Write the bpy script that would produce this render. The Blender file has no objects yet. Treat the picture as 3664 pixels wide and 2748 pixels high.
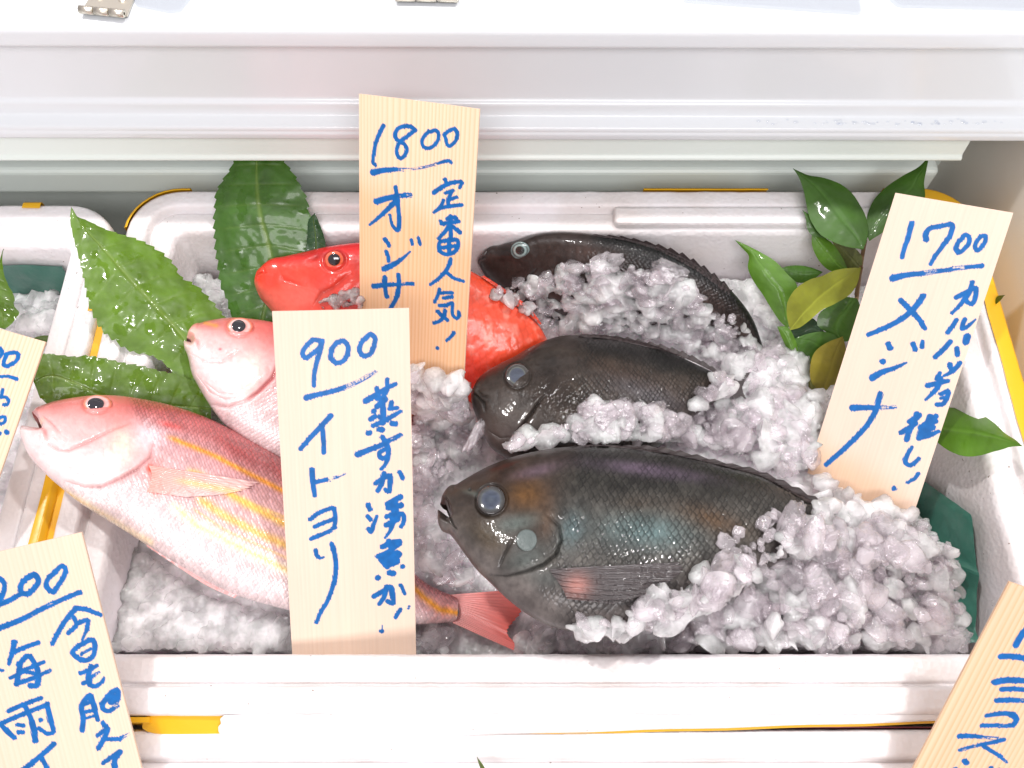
import bpy, math, random
import numpy as np
from mathutils import Vector, Matrix
from mathutils.bvhtree import BVHTree
random.seed(7); RNG = np.random.default_rng(7)
S = bpy.context.scene
COL = S.collection

# ------------------------------------------------------------------ camera, light, exposure
PITCH = math.radians(64)
FPX, CX, CY = 3048.0, 1832.0, 1374.0            # focal length and centre, in units of the photo's pixels
CAM = np.array([0, 0, .461])
FW = np.array([0, math.cos(PITCH), -math.sin(PITCH)])
UP = np.array([0, math.sin(PITCH), math.cos(PITCH)])
RT = np.array([1.0, 0, 0])
cam_d = bpy.data.cameras.new('camera'); cam = bpy.data.objects.new('camera', cam_d); COL.objects.link(cam)
cam.location = CAM; cam.rotation_euler = (math.pi / 2 - PITCH, 0, 0)
cam_d.sensor_width = 36; cam_d.lens = 36 * FPX / 3664; cam_d.clip_start = .01; cam_d.clip_end = 50
S.camera = cam

W = bpy.data.worlds.new('World'); S.world = W; W.use_nodes = True
bg = W.node_tree.nodes['Background']
bg.inputs[0].default_value = (1.0, .925, .962, 1); bg.inputs[1].default_value = .64

def lamp(name, loc, target, power, radius, color=(1, 1, 1), spot=70):
    l = bpy.data.lights.new(name, 'SPOT'); l.energy = power; l.shadow_soft_size = radius; l.color = color
    l.spot_size = math.radians(spot); l.spot_blend = .5
    o = bpy.data.objects.new(name, l); COL.objects.link(o); o.location = loc
    o.rotation_euler = (Vector(target) - Vector(loc)).to_track_quat('-Z', 'Y').to_euler()
    return o
lamp('ceiling_spot', (-.50, .62, 1.42), (0, .12, 0), 46, .035, (1, .965, .955))
lamp('ceiling_spot', (.56, .60, 1.42), (.05, .12, 0), 43, .035, (1, .965, .955))
al = bpy.data.lights.new('front_fill', 'AREA'); al.shape = 'RECTANGLE'; al.size = 1.4; al.size_y = .5; al.energy = 27; al.color = (1, .97, .985)  # added soft fill in front, to brighten upright faces; no known source
ao = bpy.data.objects.new('front_fill', al); COL.objects.link(ao); ao.location = (.1, -1.0, 1.55); ao.rotation_euler = (Vector((0, .2, 0)) - Vector(ao.location)).to_track_quat('-Z', 'Y').to_euler()
S.view_settings.view_transform = 'Standard'; S.view_settings.look = 'None'
S.view_settings.exposure = 0.0; S.view_settings.gamma = 1; S.view_settings.use_curve_mapping = False
S.cycles.max_bounces = 10; S.cycles.transmission_bounces = 8; S.cycles.transparent_max_bounces = 20
S.cycles.diffuse_bounces = 4; S.cycles.glossy_bounces = 4
S.cycles.use_denoising = True
S.cycles.caustics_reflective = False; S.cycles.caustics_refractive = True; S.cycles.blur_glossy = 1.0
S.cycles.sample_clamp_indirect = 3

# ------------------------------------------------------------------ helpers
def ray(p):
    p = np.asarray(p, float)
    return FW + RT * ((p[..., 0:1] - CX) / FPX) + UP * ((CY - p[..., 1:2]) / FPX)
def at_z(p, z):
    r = ray(p); t = (np.asarray(z) - CAM[2]) / r[..., 2]
    return CAM + r * t[..., None]
def at_y(p, y):
    r = ray(p); t = (np.asarray(y) - CAM[1]) / r[..., 1]
    return CAM + r * t[..., None]
class Plane:
    def __init__(s, A, zA, B, zB, C, zC):
        a, b, c = (at_z(np.array(q, float), z) for q, z in ((A, zA), (B, zB), (C, zC)))
        n = np.cross(b - a, c - a); n /= np.linalg.norm(n)
        if n @ (CAM - a) < 0: n = -n
        s.p, s.n = a, n
    def hit(s, px):
        r = ray(px); t = ((s.p - CAM) @ s.n) / (r @ s.n)
        return CAM + r * t[..., None]
def Zm(x0, y0, k, pts): return [(x0 + k * p[0], y0 + k * p[1]) for p in pts]
def D(pts): return [(p[0] * 1.65642, p[1] * 1.65642) for p in pts]

_tab = np.random.default_rng(3).random(65536)
def _h(i, j, seed): return _tab[((i.astype(np.int64) * 73856093) ^ (j.astype(np.int64) * 19349663) ^ (seed * 83492791)) & 65535]
def vn(x, y, seed=0):
    x = np.asarray(x, float); y = np.asarray(y, float); x, y = np.broadcast_arrays(x, y)
    i = np.floor(x); j = np.floor(y); u = x - i; v = y - j; u = u * u * (3 - 2 * u); v = v * v * (3 - 2 * v)
    a = _h(i, j, seed); b = _h(i + 1, j, seed); c = _h(i, j + 1, seed); d = _h(i + 1, j + 1, seed)
    return (a * (1 - u) + b * u) * (1 - v) + (c * (1 - u) + d * u) * v
def fbm(x, y, seed=0, o=4):
    s = 0; a = .5
    for k in range(o):
        s = s + a * vn(x * 2 ** k + 17.3 * k, y * 2 ** k - 9.1 * k, seed + k); a *= .5
    return s / (1 - .5 ** o)
def sstep(a, b, x):
    t = np.clip((x - a) / (b - a), 0, 1); return t * t * (3 - 2 * t)
def mix(a, b, t):
    t = np.asarray(t)[..., None]; return np.asarray(a) * (1 - t) + np.asarray(b) * t

def mesh_np(name, V, F, mat, parent=None, col=None, smooth=True):
    V = np.ascontiguousarray(V, dtype=np.float32); F = np.ascontiguousarray(F, dtype=np.int32)
    me = bpy.data.meshes.new(name); me.vertices.add(len(V)); me.vertices.foreach_set('co', V.ravel())
    k = F.shape[1]; me.loops.add(F.size); me.loops.foreach_set('vertex_index', F.ravel())
    me.polygons.add(len(F)); me.polygons.foreach_set('loop_start', np.arange(0, F.size, k, dtype=np.int32))
    me.update(calc_edges=True)
    me.polygons.foreach_set('use_smooth', np.full(len(F), smooth, dtype=bool))
    if col is not None:
        a = me.attributes.new('Col', 'FLOAT_COLOR', 'POINT'); c = np.ones((len(V), 4), np.float32)
        c[:, :col.shape[1]] = col; a.data.foreach_set('color', c.ravel())
    me.materials.append(mat)
    o = bpy.data.objects.new(name, me); COL.objects.link(o)
    if parent: o.parent = parent; o.matrix_parent_inverse = parent.matrix_world.inverted()
    return o
def gridf(nu, nv, off=0, flip=False):
    i = np.arange(nu - 1)[:, None] * nv + np.arange(nv - 1)[None]
    q = np.stack([i, i + 1, i + nv + 1, i + nv], -1).reshape(-1, 4) + off
    return q[:, ::-1] if flip else q
def box_vf(x0, x1, y0, y1, z0, z1):
    V = [(x, y, z) for x in (x0, x1) for y in (y0, y1) for z in (z0, z1)]
    F = [(0, 1, 3, 2), (4, 6, 7, 5), (0, 4, 5, 1), (2, 3, 7, 6), (0, 2, 6, 4), (1, 5, 7, 3)]
    return np.array(V), np.array(F)
def empty(name, label, cat, loc=(0, 0, 0), group=None):
    o = bpy.data.objects.new(name, None); COL.objects.link(o); o.location = loc; o.empty_display_size = .02
    o['label'] = label; o['category'] = cat
    if group: o['group'] = group
    bpy.context.view_layer.update()
    return o
def tag(o, label, cat, group=None, kind=None):
    o['label'] = label; o['category'] = cat
    if group: o['group'] = group
    if kind: o['kind'] = kind
    return o
def bevel(o, w, n=3):
    m = o.modifiers.new('bevel', 'BEVEL'); m.width = w; m.segments = n; m.limit_method = 'ANGLE'; return o
def resample(pts, n):
    pts = np.asarray(pts, float); d = np.r_[0, np.cumsum(np.linalg.norm(np.diff(pts, axis=0), axis=1))]
    return np.stack([spl(d, pts[:, k], np.linspace(0, d[-1], n)) for k in range(pts.shape[1])], 1)
def spl(x, y, q):                                 # monotone-ish cubic (Catmull-Rom tangents)
    x = np.asarray(x, float); y = np.asarray(y, float); n = len(x)
    if n == 2: return np.interp(q, x, y)
    m = np.zeros(n); dx = np.diff(x); s = np.diff(y) / np.maximum(dx, 1e-9)
    m[1:-1] = (s[:-1] * dx[1:] + s[1:] * dx[:-1]) / np.maximum(dx[1:] + dx[:-1], 1e-9); m[0] = s[0]; m[-1] = s[-1]
    i = np.clip(np.searchsorted(x, q) - 1, 0, n - 2); h = np.maximum(dx[i], 1e-9); t = (q - x[i]) / h
    return ((2 * t ** 3 - 3 * t ** 2 + 1) * y[i] + (t ** 3 - 2 * t ** 2 + t) * h * m[i]
            + (-2 * t ** 3 + 3 * t ** 2) * y[i + 1] + (t ** 3 - t ** 2) * h * m[i + 1])
def seg_dist(P, poly):                            # distance of points to a polyline, and the parameter along it
    poly = np.asarray(poly, float); best = np.full(len(P), 1e9); par = np.zeros(len(P)); n = len(poly) - 1; side = np.zeros(len(P))
    for k in range(n):
        a, b = poly[k], poly[k + 1]; ab = b - a; t = np.clip(((P - a) @ ab) / (ab @ ab + 1e-12), 0, 1)
        q = P - (a + t[:, None] * ab); d = np.hypot(q[:, 0], q[:, 1]); m = d < best
        best[m] = d[m]; par[m] = (k + t[m]) / n; side[m] = np.sign(ab[0] * q[m, 1] - ab[1] * q[m, 0])
    return best, par, side
def in_poly(P, poly):
    poly = np.asarray(poly, float); x, y = P[:, 0], P[:, 1]; r = np.zeros(len(P), bool); j = len(poly) - 1
    for i in range(len(poly)):
        xi, yi = poly[i]; xj, yj = poly[j]
        c = ((yi > y) != (yj > y)) & (x < (xj - xi) * (y - yi) / (yj - yi + 1e-12) + xi); r ^= c; j = i
    return r

# ------------------------------------------------------------------ materials
def new_mat(name):
    m = bpy.data.materials.new(name); m.use_nodes = True; nt = m.node_tree
    return m, nt, nt.nodes['Principled BSDF'], nt.nodes, nt.links
def bump_noise(nt, b, scale, strength, dist=.001, detail=3, kind='noise'):
    n, l = nt.nodes, nt.links; tc = n.new('ShaderNodeTexCoord')
    t = n.new('ShaderNodeTexNoise' if kind == 'noise' else 'ShaderNodeTexVoronoi'); t.inputs['Scale'].default_value = scale
    if kind == 'noise': t.inputs['Detail'].default_value = detail
    l.new(tc.outputs['Object'], t.inputs['Vector'])
    bp = n.new('ShaderNodeBump'); bp.inputs['Strength'].default_value = strength; bp.inputs['Distance'].default_value = dist
    l.new(t.outputs[0], bp.inputs['Height']); l.new(bp.outputs[0], b.inputs['Normal'])
    return t, bp, tc
def simple(name, col, rough=.5, bump=None, **kw):
    m, nt, b, n, l = new_mat(name); b.inputs['Base Color'].default_value = (*col, 1); b.inputs['Roughness'].default_value = rough
    for k, v in kw.items(): b.inputs[k.replace('_', ' ')].default_value = v
    if bump: bump_noise(nt, b, *bump)
    return m
def attr_mat(name, coat=.5, coat_rough=.06, bump=None, sss=0, spec=.5, rough_from_alpha=True, trans=0):
    m, nt, b, n, l = new_mat(name); a = n.new('ShaderNodeAttribute'); a.attribute_name = 'Col'
    l.new(a.outputs['Color'], b.inputs['Base Color'])
    if rough_from_alpha: l.new(a.outputs['Alpha'], b.inputs['Roughness'])
    b.inputs['Coat Weight'].default_value = coat; b.inputs['Coat Roughness'].default_value = coat_rough
    b.inputs['Specular IOR Level'].default_value = spec
    if sss:
        b.inputs['Subsurface Weight'].default_value = sss; b.inputs['Subsurface Radius'].default_value = (.006, .003, .002); b.inputs['Subsurface Scale'].default_value = 1
    if bump: bump_noise(nt, b, *bump)
    return m
# foam: white expanded polystyrene with bead cells and a little grime
def foam_mat(name, col):
    m, nt, b, n, l = new_mat(name)
    t, bp, tc = bump_noise(nt, b, 330, .38, .0008, kind='vor')
    nz = n.new('ShaderNodeTexNoise'); nz.inputs['Scale'].default_value = 22; nz.inputs['Detail'].default_value = 6; l.new(tc.outputs['Object'], nz.inputs['Vector'])
    rp = n.new('ShaderNodeValToRGB'); rp.color_ramp.elements[0].position = .3; rp.color_ramp.elements[1].position = .62
    rp.color_ramp.elements[0].color = (col[0] * .88, col[1] * .84, col[2] * .80, 1); rp.color_ramp.elements[1].color = (*col, 1)
    l.new(nz.outputs[0], rp.inputs[0])
    sp = n.new('ShaderNodeTexNoise'); sp.inputs['Scale'].default_value = 330; sp.inputs['Detail'].default_value = 1; l.new(tc.outputs['Object'], sp.inputs['Vector'])
    r2 = n.new('ShaderNodeValToRGB'); r2.color_ramp.elements[0].position = .20; r2.color_ramp.elements[0].color = (.22, .15, .10, 1)
    r2.color_ramp.elements[1].position = .225; r2.color_ramp.elements[1].color = (1, 1, 1, 1); l.new(sp.outputs[0], r2.inputs[0])
    mx = n.new('ShaderNodeMix'); mx.data_type = 'RGBA'; mx.blend_type = 'MULTIPLY'; mx.inputs[0].default_value = .8
    l.new(rp.outputs[0], mx.inputs[6]); l.new(r2.outputs[0], mx.inputs[7]); l.new(mx.outputs[2], b.inputs['Base Color'])
    b.inputs['Roughness'].default_value = .42; b.inputs['Specular IOR Level'].default_value = .4
    b.inputs['Subsurface Weight'].default_value = .25; b.inputs['Subsurface Radius'].default_value = (.004, .0035, .0035); b.inputs['Subsurface Scale'].default_value = 1
    return m
M_FOAM = foam_mat('white_foam', (.825, .805, .815))
M_CASE = simple('white_enamel', (.745, .78, .795), .22, (900, .03, .0005), Coat_Weight=.3)
M_CASE_IN = simple('cream_liner', (.74, .71, .65), .4, (300, .05, .0005))
M_CASE_GREY = simple('pale_grey_green_plastic', (.74, .81, .76), .4, (300, .05, .0005))
M_CASE_SEAM = simple('grey_gasket', (.50, .58, .56), .5)
M_YEL = simple('yellow_tape', (.80, .44, .015), .32, (120, .25, .001))
M_DARKGAP = simple('purple_gap_shade', (.30, .06, .09), .5)  # dark purple that stands in for the shade in the gap
M_STEEL = simple('steel', (.72, .68, .58), .38, (500, .1, .0004), Metallic=1.0)
def clear_mat(name, tint, mixf):
    m, nt, b, n, l = new_mat(name); t = n.new('ShaderNodeBsdfTransparent'); t.inputs[0].default_value = (*tint, 1); g = n.new('ShaderNodeBsdfGlossy'); g.inputs['Roughness'].default_value = .06
    mx = n.new('ShaderNodeMixShader'); mx.inputs[0].default_value = mixf; l.new(t.outputs[0], mx.inputs[1]); l.new(g.outputs[0], mx.inputs[2]); l.new(mx.outputs[0], n['Material Output'].inputs[0]); return m
M_ACRYL = clear_mat('clear_acrylic', (.93, .94, .955), .10)
M_DROP = clear_mat('water', (.97, .98, 1), .08)
M_FILM = simple('green_film', (.034, .145, .105), .30, (45, .6, .004), Coat_Weight=.5)
M_DARKSKIN = attr_mat('dark_fish_skin', .26, .06, (1500, .25, .0004), 0, .22)
M_PINKSKIN = attr_mat('pink_fish_skin', .55, .10, (1300, .22, .0004), .12, .5)
M_REDSKIN = attr_mat('red_fish_skin', .45, .12, (420, .14, .0008), .15, .4)
M_FIN = attr_mat('fin_membrane', .5, .1, (900, .2, .0004), .1)
M_DARKFIN = attr_mat('dark_fin', .0, .1, (900, .2, .0004), 0, .2)
M_EYE = attr_mat('eye', 1.0, .02, None, 0, .6)
M_WOOD = attr_mat('wood_veneer', 0, .3, (700, .08, .0004), 0, .3)
def leaf_mat():
    m, nt, b, n, l = new_mat('leaf'); a = n.new('ShaderNodeAttribute'); a.attribute_name = 'Col'
    tc = n.new('ShaderNodeTexCoord'); nz = n.new('ShaderNodeTexNoise'); nz.inputs['Scale'].default_value = 85; nz.inputs['Detail'].default_value = 2
    l.new(tc.outputs['Object'], nz.inputs['Vector'])
    bp = n.new('ShaderNodeBump'); bp.inputs['Strength'].default_value = .035; bp.inputs['Distance'].default_value = .0014
    l.new(nz.outputs[0], bp.inputs['Height']); l.new(bp.outputs[0], b.inputs['Normal']); l.new(a.outputs['Color'], b.inputs['Base Color'])
    l.new(a.outputs['Alpha'], b.inputs['Roughness']); b.inputs['Coat Weight'].default_value = .25; b.inputs['Coat Roughness'].default_value = .08
    tr = n.new('ShaderNodeBsdfTranslucent'); l.new(a.outputs['Color'], tr.inputs[0])
    mx = n.new('ShaderNodeMixShader'); mx.inputs[0].default_value = .22; out = n['Material Output']
    l.new(b.outputs[0], mx.inputs[1]); l.new(tr.outputs[0], mx.inputs[2]); l.new(mx.outputs[0], out.inputs[0])
    return m
M_LEAF = leaf_mat()
M_STEM = simple('stem', (.18, .11, .05), .6, (300, .3, .001))
def ice_mat(name, trans, col, rough=.22, bs=420):
    m, nt, b, n, l = new_mat(name)
    b.inputs['Base Color'].default_value = (*col, 1); b.inputs['Roughness'].default_value = rough; b.inputs['IOR'].default_value = 1.31
    b.inputs['Transmission Weight'].default_value = trans
    b.inputs['Subsurface Weight'].default_value = 1.0; b.inputs['Subsurface Radius'].default_value = (.028, .0255, .027); b.inputs['Subsurface Scale'].default_value = 1
    b.inputs['Specular IOR Level'].default_value = .6; b.inputs['Coat Weight'].default_value = .8; b.inputs['Coat Roughness'].default_value = .04
    t, bp, tc = bump_noise(nt, b, bs, .62, .0012, 5)
    l.new(bp.outputs[0], b.inputs['Coat Normal'])
    nz = n.new('ShaderNodeTexNoise'); nz.inputs['Scale'].default_value = 90; nz.inputs['Detail'].default_value = 3; l.new(tc.outputs['Object'], nz.inputs['Vector'])
    mr = n.new('ShaderNodeMapRange'); mr.inputs[1].default_value = .35; mr.inputs[2].default_value = .65; mr.inputs[3].default_value = max(0, trans - .25); mr.inputs[4].default_value = min(1, trans + .25 * (trans > 0))
    l.new(nz.outputs[0], mr.inputs[0]); l.new(mr.outputs[0], b.inputs['Transmission Weight'])
    return m
def glassy_ice(name):
    m, nt, b, n, l = new_mat(name); n.remove(b); tc = n.new('ShaderNodeTexCoord')
    def noise(sc, de):
        t = n.new('ShaderNodeTexNoise'); t.inputs['Scale'].default_value = sc; t.inputs['Detail'].default_value = de; l.new(tc.outputs['Object'], t.inputs['Vector']); return t
    bp = n.new('ShaderNodeBump'); bp.inputs['Strength'].default_value = .55; bp.inputs['Distance'].default_value = .0012; l.new(noise(380, 5).outputs[0], bp.inputs['Height'])
    df = n.new('ShaderNodeBsdfDiffuse'); df.inputs[0].default_value = (.985, .94, .965, 1); tl = n.new('ShaderNodeBsdfTranslucent'); tl.inputs[0].default_value = (.985, .94, .965, 1)
    l.new(bp.outputs[0], df.inputs['Normal'])
    m1 = n.new('ShaderNodeMixShader'); m1.inputs[0].default_value = .38; l.new(df.outputs[0], m1.inputs[1]); l.new(tl.outputs[0], m1.inputs[2])
    tr = n.new('ShaderNodeBsdfTransparent'); tr.inputs[0].default_value = (.99, .975, .985, 1)
    mr = n.new('ShaderNodeMapRange'); mr.inputs[1].default_value = .36; mr.inputs[2].default_value = .64; mr.inputs[3].default_value = .06; mr.inputs[4].default_value = .36; l.new(noise(75, 4).outputs[0], mr.inputs[0])
    m2 = n.new('ShaderNodeMixShader'); l.new(mr.outputs[0], m2.inputs[0]); l.new(m1.outputs[0], m2.inputs[2]); l.new(tr.outputs[0], m2.inputs[1])
    g = n.new('ShaderNodeBsdfGlossy'); g.inputs['Roughness'].default_value = .07; l.new(bp.outputs[0], g.inputs['Normal'])
    lw = n.new('ShaderNodeLayerWeight'); lw.inputs['Blend'].default_value = .22; l.new(bp.outputs[0], lw.inputs['Normal'])
    ad = n.new('ShaderNodeMath'); ad.operation = 'MULTIPLY_ADD'; ad.inputs[1].default_value = .55; ad.inputs[2].default_value = .06; l.new(lw.outputs['Facing'], ad.inputs[0])
    m3 = n.new('ShaderNodeMixShader'); l.new(ad.outputs[0], m3.inputs[0]); l.new(m2.outputs[0], m3.inputs[1]); l.new(g.outputs[0], m3.inputs[2]); l.new(m3.outputs[0], n['Material Output'].inputs[0]); return m
M_ICEG = glassy_ice('glassy_ice')
M_ICE = ice_mat('crushed_ice', .24, (.968, .893, .932))
M_ICE2 = ice_mat('clear_ice', .60, (.92, .88, .90), .14)
M_SLUSH = ice_mat('slush', 0, (.86, .80, .83), .22, 700)

# ------------------------------------------------------------------ freezer case (the white cabinet the boxes stand in)
def sweep_x(prof, x0, x1, nx=2, yaw=0):
    """extrude a (y, z) profile along x"""
    prof = np.array(prof); xs = np.linspace(x0, x1, nx); V = np.zeros((nx, len(prof), 3))
    V[..., 0] = xs[:, None]; V[..., 1] = prof[None, :, 0] + yaw * xs[:, None]; V[..., 2] = prof[None, :, 1]
    return V.reshape(-1, 3), gridf(nx, len(prof), 0, True)
def rounded(p, r=.003, n=4):
    p = [np.array(q, float) for q in p]; out = [p[0]]
    for k in range(1, len(p) - 1):
        a, b, c = p[k - 1], p[k], p[k + 1]; u = (a - b); v = (c - b); lu, lv = np.linalg.norm(u), np.linalg.norm(v); rr = min(r, lu * .45, lv * .45)
        A = b + u / lu * rr; B = b + v / lv * rr
        for t in np.linspace(0, 1, n): out.append((1 - t) ** 2 * A + 2 * t * (1 - t) * b + t * t * B)
    out.append(p[-1]); return out
case = empty('freezer_case', 'white enamelled display freezer with stepped rim behind the foam boxes', 'freezer', (0, .45, -.17))
X0, X1 = -.9, .9; YAW = -.004
V, F = sweep_x(rounded([(.75, .1352), (.385, .1352), (.3715, .1345), (.3705, .1215), (.3745, .1195), (.383, .1188), (.383, .118)], .005, 6), X0, X1, 2, YAW)
mesh_np('lid', V, F, M_CASE, case)
V, F = sweep_x(rounded([(.3835, .1178), (.3835, .113), (.388, .113)], .001, 3), X0, X1, 2, YAW); mesh_np('gasket', V, F, M_CASE_SEAM, case)
V, F = sweep_x(rounded([(.3822, .1130), (.3822, .0720), (.3792, .0705), (.3787, .0618), (.3702, .0606), (.3694, .0590), (.3694, .0575), (.3685, .0560), (.3685, .0513), (.3900, .0513), (.3900, .046)], .0014, 4), X0, X1, 2, YAW)
mesh_np('rim_panel', V, F, M_CASE, case)
V, F = sweep_x(rounded([(.400, .0513), (.3800, .0500), (.3778, .0275), (.3755, .0258), (.3755, .0238), (.3800, .0236), (.400, .026)], .0010, 3), X0, .2935, 2, 0)
fl = mesh_np('inner_flange', V, F, M_CASE_GREY, case)
V, F = sweep_x(rounded([(.436, .05), (.436, -.17)], .001), X0, .33, 2, 0); mesh_np('back_wall', V, F, M_CASE_GREY, case)
V, F = box_vf(-.9, .308, .405, .425, -.047, -.0215); bevel(mesh_np('rail', V, F, M_CASE_GREY, case, smooth=False), .004)
V = np.array([(.326, -.4, .0512), (.326, .436, .0512), (.326, .436, -.17), (.326, -.4, -.17)]); mesh_np('side_wall', V, np.array([[0, 1, 2, 3]]), M_CASE_IN, case)
V = np.array([(-.9, -.4, -.17), (.326, -.4, -.17), (.326, .436, -.17), (-.9, .436, -.17)]); mesh_np('case_floor', V, np.array([[0, 1, 2, 3]]), M_CASE_IN, case)
V, F = box_vf(.327, .42, -.4, .436, -.17, .0500); mesh_np('side_rim', V, F, M_CASE, case, smooth=False)
def hinge(px0, px1):
    a = at_z(np.array(px0, float), .1385); b = at_z(np.array(px1, float), .1385); h = empty('hinge', '', '', a); del h['label']; del h['category']
    ax = (b - a); L = np.linalg.norm(ax); ax /= L; sd = np.array([-ax[1], ax[0], 0])
    n = 20; th = np.linspace(0, 2 * math.pi, n); ks = []
    for k in range(3):
        s0, s1 = L * k / 3 + .0004, L * (k + 1) / 3 - .0004
        V = np.array([a + ax * s + sd * math.cos(t) * .0022 + np.array([0, 0, 1]) * math.sin(t) * .0022 for s in (s0, s0, s1, s1) for t in th])
        V[:n] = a + ax * s0 + (V[:n] - (a + ax * s0)) * .4; V[3 * n:] = a + ax * s1 + (V[3 * n:] - (a + ax * s1)) * .4
        mesh_np('knuckle', V, gridf(4, n), M_STEEL, h)
    c = [a + sd * .001, b + sd * .001, b + sd * .03 - ax * .0015, a + sd * .03 + ax * .0015]
    c = np.array([q - np.array([0, 0, .0018]) for q in c] + [q - np.array([0, 0, .0032]) for q in c])
    bevel(mesh_np('hinge_plate', c, np.array([(0, 1, 2, 3), (7, 6, 5, 4), (0, 4, 5, 1), (1, 5, 6, 2), (2, 6, 7, 3), (3, 7, 4, 0)]), M_STEEL, h, smooth=False), .0004, 2)
    for i in (.25, .75):
        p = a + ax * L * i + sd * .012 - np.array([0, 0, .0018]); V = np.array([p + (ax * math.cos(t) + sd * math.sin(t)) * .0022 * r + np.array([0, 0, z]) for r, z in ((1, 0), (.8, .0008), (.01, .0009)) for t in th])
        mesh_np('screw', V, gridf(3, n), M_STEEL, h)
    h.parent = case; h.matrix_parent_inverse = case.matrix_world.inverted(); return h
hinge((283, 33), (447, 49)); hinge((1412, -10), (1640, -6))
def acrylic(pts, label, th=.003):
    p = np.array([at_z(np.array(q, float), .1385) for q in pts]); c = p.mean(0); V = np.r_[p, p - [0, 0, th]]; n = len(p)
    o = bpy.data.meshes.new('acrylic_sheet'); o.from_pydata([tuple(v) for v in V], [], [tuple(range(n)), tuple(range(2 * n - 1, n - 1, -1))] + [(k, k + n, (k + 1) % n + n, (k + 1) % n) for k in range(n)])
    o.materials.append(M_ACRYL); ob = bpy.data.objects.new('acrylic_sheet', o); COL.objects.link(ob); bevel(ob, .0006, 2)
    return tag(ob, label, 'plastic sheet')
acrylic([(2450, -4), (3070, 40), (3088, 36), (3090, 20), (3020, -330), (2400, -340)], 'clear acrylic sheet lying on the freezer lid, its near corner showing')
acrylic([(3190, -10), (3215, 10), (3235, 14), (4000, 34), (4000, -300), (3150, -300)], 'clear acrylic sheet lying on the freezer lid in the top corner of the photo')
acrylic([(470, -20), (480, 10), (600, 34), (640, 30), (690, -30), (690, -200), (470, -200)], 'clear plastic flap beside the hinge on the freezer lid')

# ------------------------------------------------------------------ foam boxes
def rrect(x0, x1, y0, y1, r, n=10):
    out = []
    for cx, cy, a in ((x1 - r, y1 - r, 0), (x0 + r, y1 - r, 90), (x0 + r, y0 + r, 180), (x1 - r, y0 + r, 270)):
        for t in np.linspace(0, 90, n):
            q = math.radians(a + t); out.append((cx + r * math.cos(q), cy + r * math.sin(q)))
    return out
def densify(loop, step=.006):
    out = []
    for k in range(len(loop)):
        a = np.array(loop[k]); b = np.array(loop[(k + 1) % len(loop)]); m = max(1, int(np.linalg.norm(b - a) / step))
        for i in range(m): out.append(a + (b - a) * i / m)
    return np.array(out)
def box_shell(b, prof, r, wob=0, seed=0):
    x0, x1, y0, y1 = b; base = densify(rrect(x0, x1, y0, y1, r)); n = len(base); c = np.array([(x0 + x1) / 2, (y0 + y1) / 2])
    # inward direction per loop point from a matching inset loop
    V = []
    for d, z in prof:
        lp = np.array(rrect(x0 + d, x1 - d, y0 + d, y1 - d, max(r - d, .006)))
        ref = np.array(rrect(x0, x1, y0, y1, r)); L = []
        for k in range(len(ref)):
            a, bb = ref[k], ref[(k + 1) % len(ref)]; m = max(1, int(np.linalg.norm(bb - a) / .006))
            for i in range(m): L.append(lp[k] + (lp[(k + 1) % len(ref)] - lp[k]) * i / m)
        L = np.array(L); zz = np.full(n, z); w = (fbm(L[:, 0] * 60, L[:, 1] * 60, seed) - .5) * wob; w2 = (vn(L[:, 0] * 300, L[:, 1] * 300, seed + 5) - .5) * wob * .5
        V.append(np.c_[L + (L - c) / np.linalg.norm(L - c, axis=1)[:, None] * w2[:, None], zz + w])
    V = np.array(V); m = len(prof); i = np.arange(m - 1)[:, None] * n + np.arange(n)[None]; j = np.arange(m - 1)[:, None] * n + (np.arange(n)[None] + 1) % n
    F = np.stack([i, j, j + n, i + n], -1).reshape(-1, 4)
    return V.reshape(-1, 3), F, n
FOAM_PROF = [(.004, -.125), (.0005, -.06), (0, -.004), (.0008, -.0012), (.0025, 0), (.0120, 0), (.0136, -.0012), (.0146, -.0070), (.0158, -.0074), (.0168, -.0046), (.0275, -.0050), (.0295, -.0062), (.0310, -.0095), (.0360, -.06), (.042, -.118)]
def foam_box(b, zr, label, r=.03, seed=0, floor=True):
    t = empty('foam_box', label, 'fish box', ((b[0] + b[1]) / 2, (b[2] + b[3]) / 2, zr - .125), 'white foam fish boxes')
    V, F, n = box_shell(b, rounded(FOAM_PROF, .0012, 3), r, .0009, seed); V[:, 2] += zr
    o = mesh_np('box_wall', V, F, M_FOAM, t)
    x0, x1, y0, y1 = b; V = np.array([(x0 + .02, y0 + .02, zr - .1165), (x1 - .02, y0 + .02, zr - .1165), (x1 - .02, y1 - .02, zr - .1165), (x0 + .02, y1 - .02, zr - .1165)])
    mesh_np('box_floor', V, np.array([[0, 1, 2, 3]]), M_FOAM, t)
    return t
def tape_band(b, zr, parent, r, w_top, drop=.05, side='all', seed=0):
    pr = [(-.0007, -drop), (-.0007, .0003), (.0008, .0010), (w_top, .0009)]
    V, F, n = box_shell((b[0], b[1], b[2], b[3]), pr, r, .0004, seed); V[:, 2] += zr + .0002
    Vr = V.reshape(len(pr), n, 3); w = 1 + .35 * (fbm(np.arange(n) * .15, np.zeros(n), seed) - .5)
    Vr[3, :, :2] = Vr[2, :, :2] + (Vr[3, :, :2] - Vr[2, :, :2]) * w[:, None]; V = Vr.reshape(-1, 3)
    c = V[F].mean(1); keep = np.ones(len(F), bool)
    if side != 'all': keep = side(c)
    return mesh_np('yellow_tape', V, F[keep], M_YEL, parent)
MB = (-.2555, .3075, .0385, .3715); LB = (-.80, -.2620, .052, .3605); FB = (-.285, .335, -.30, .0328)
main_box = foam_box(MB, 0, 'white foam box holding the six fish on ice', .032, 1)
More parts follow.
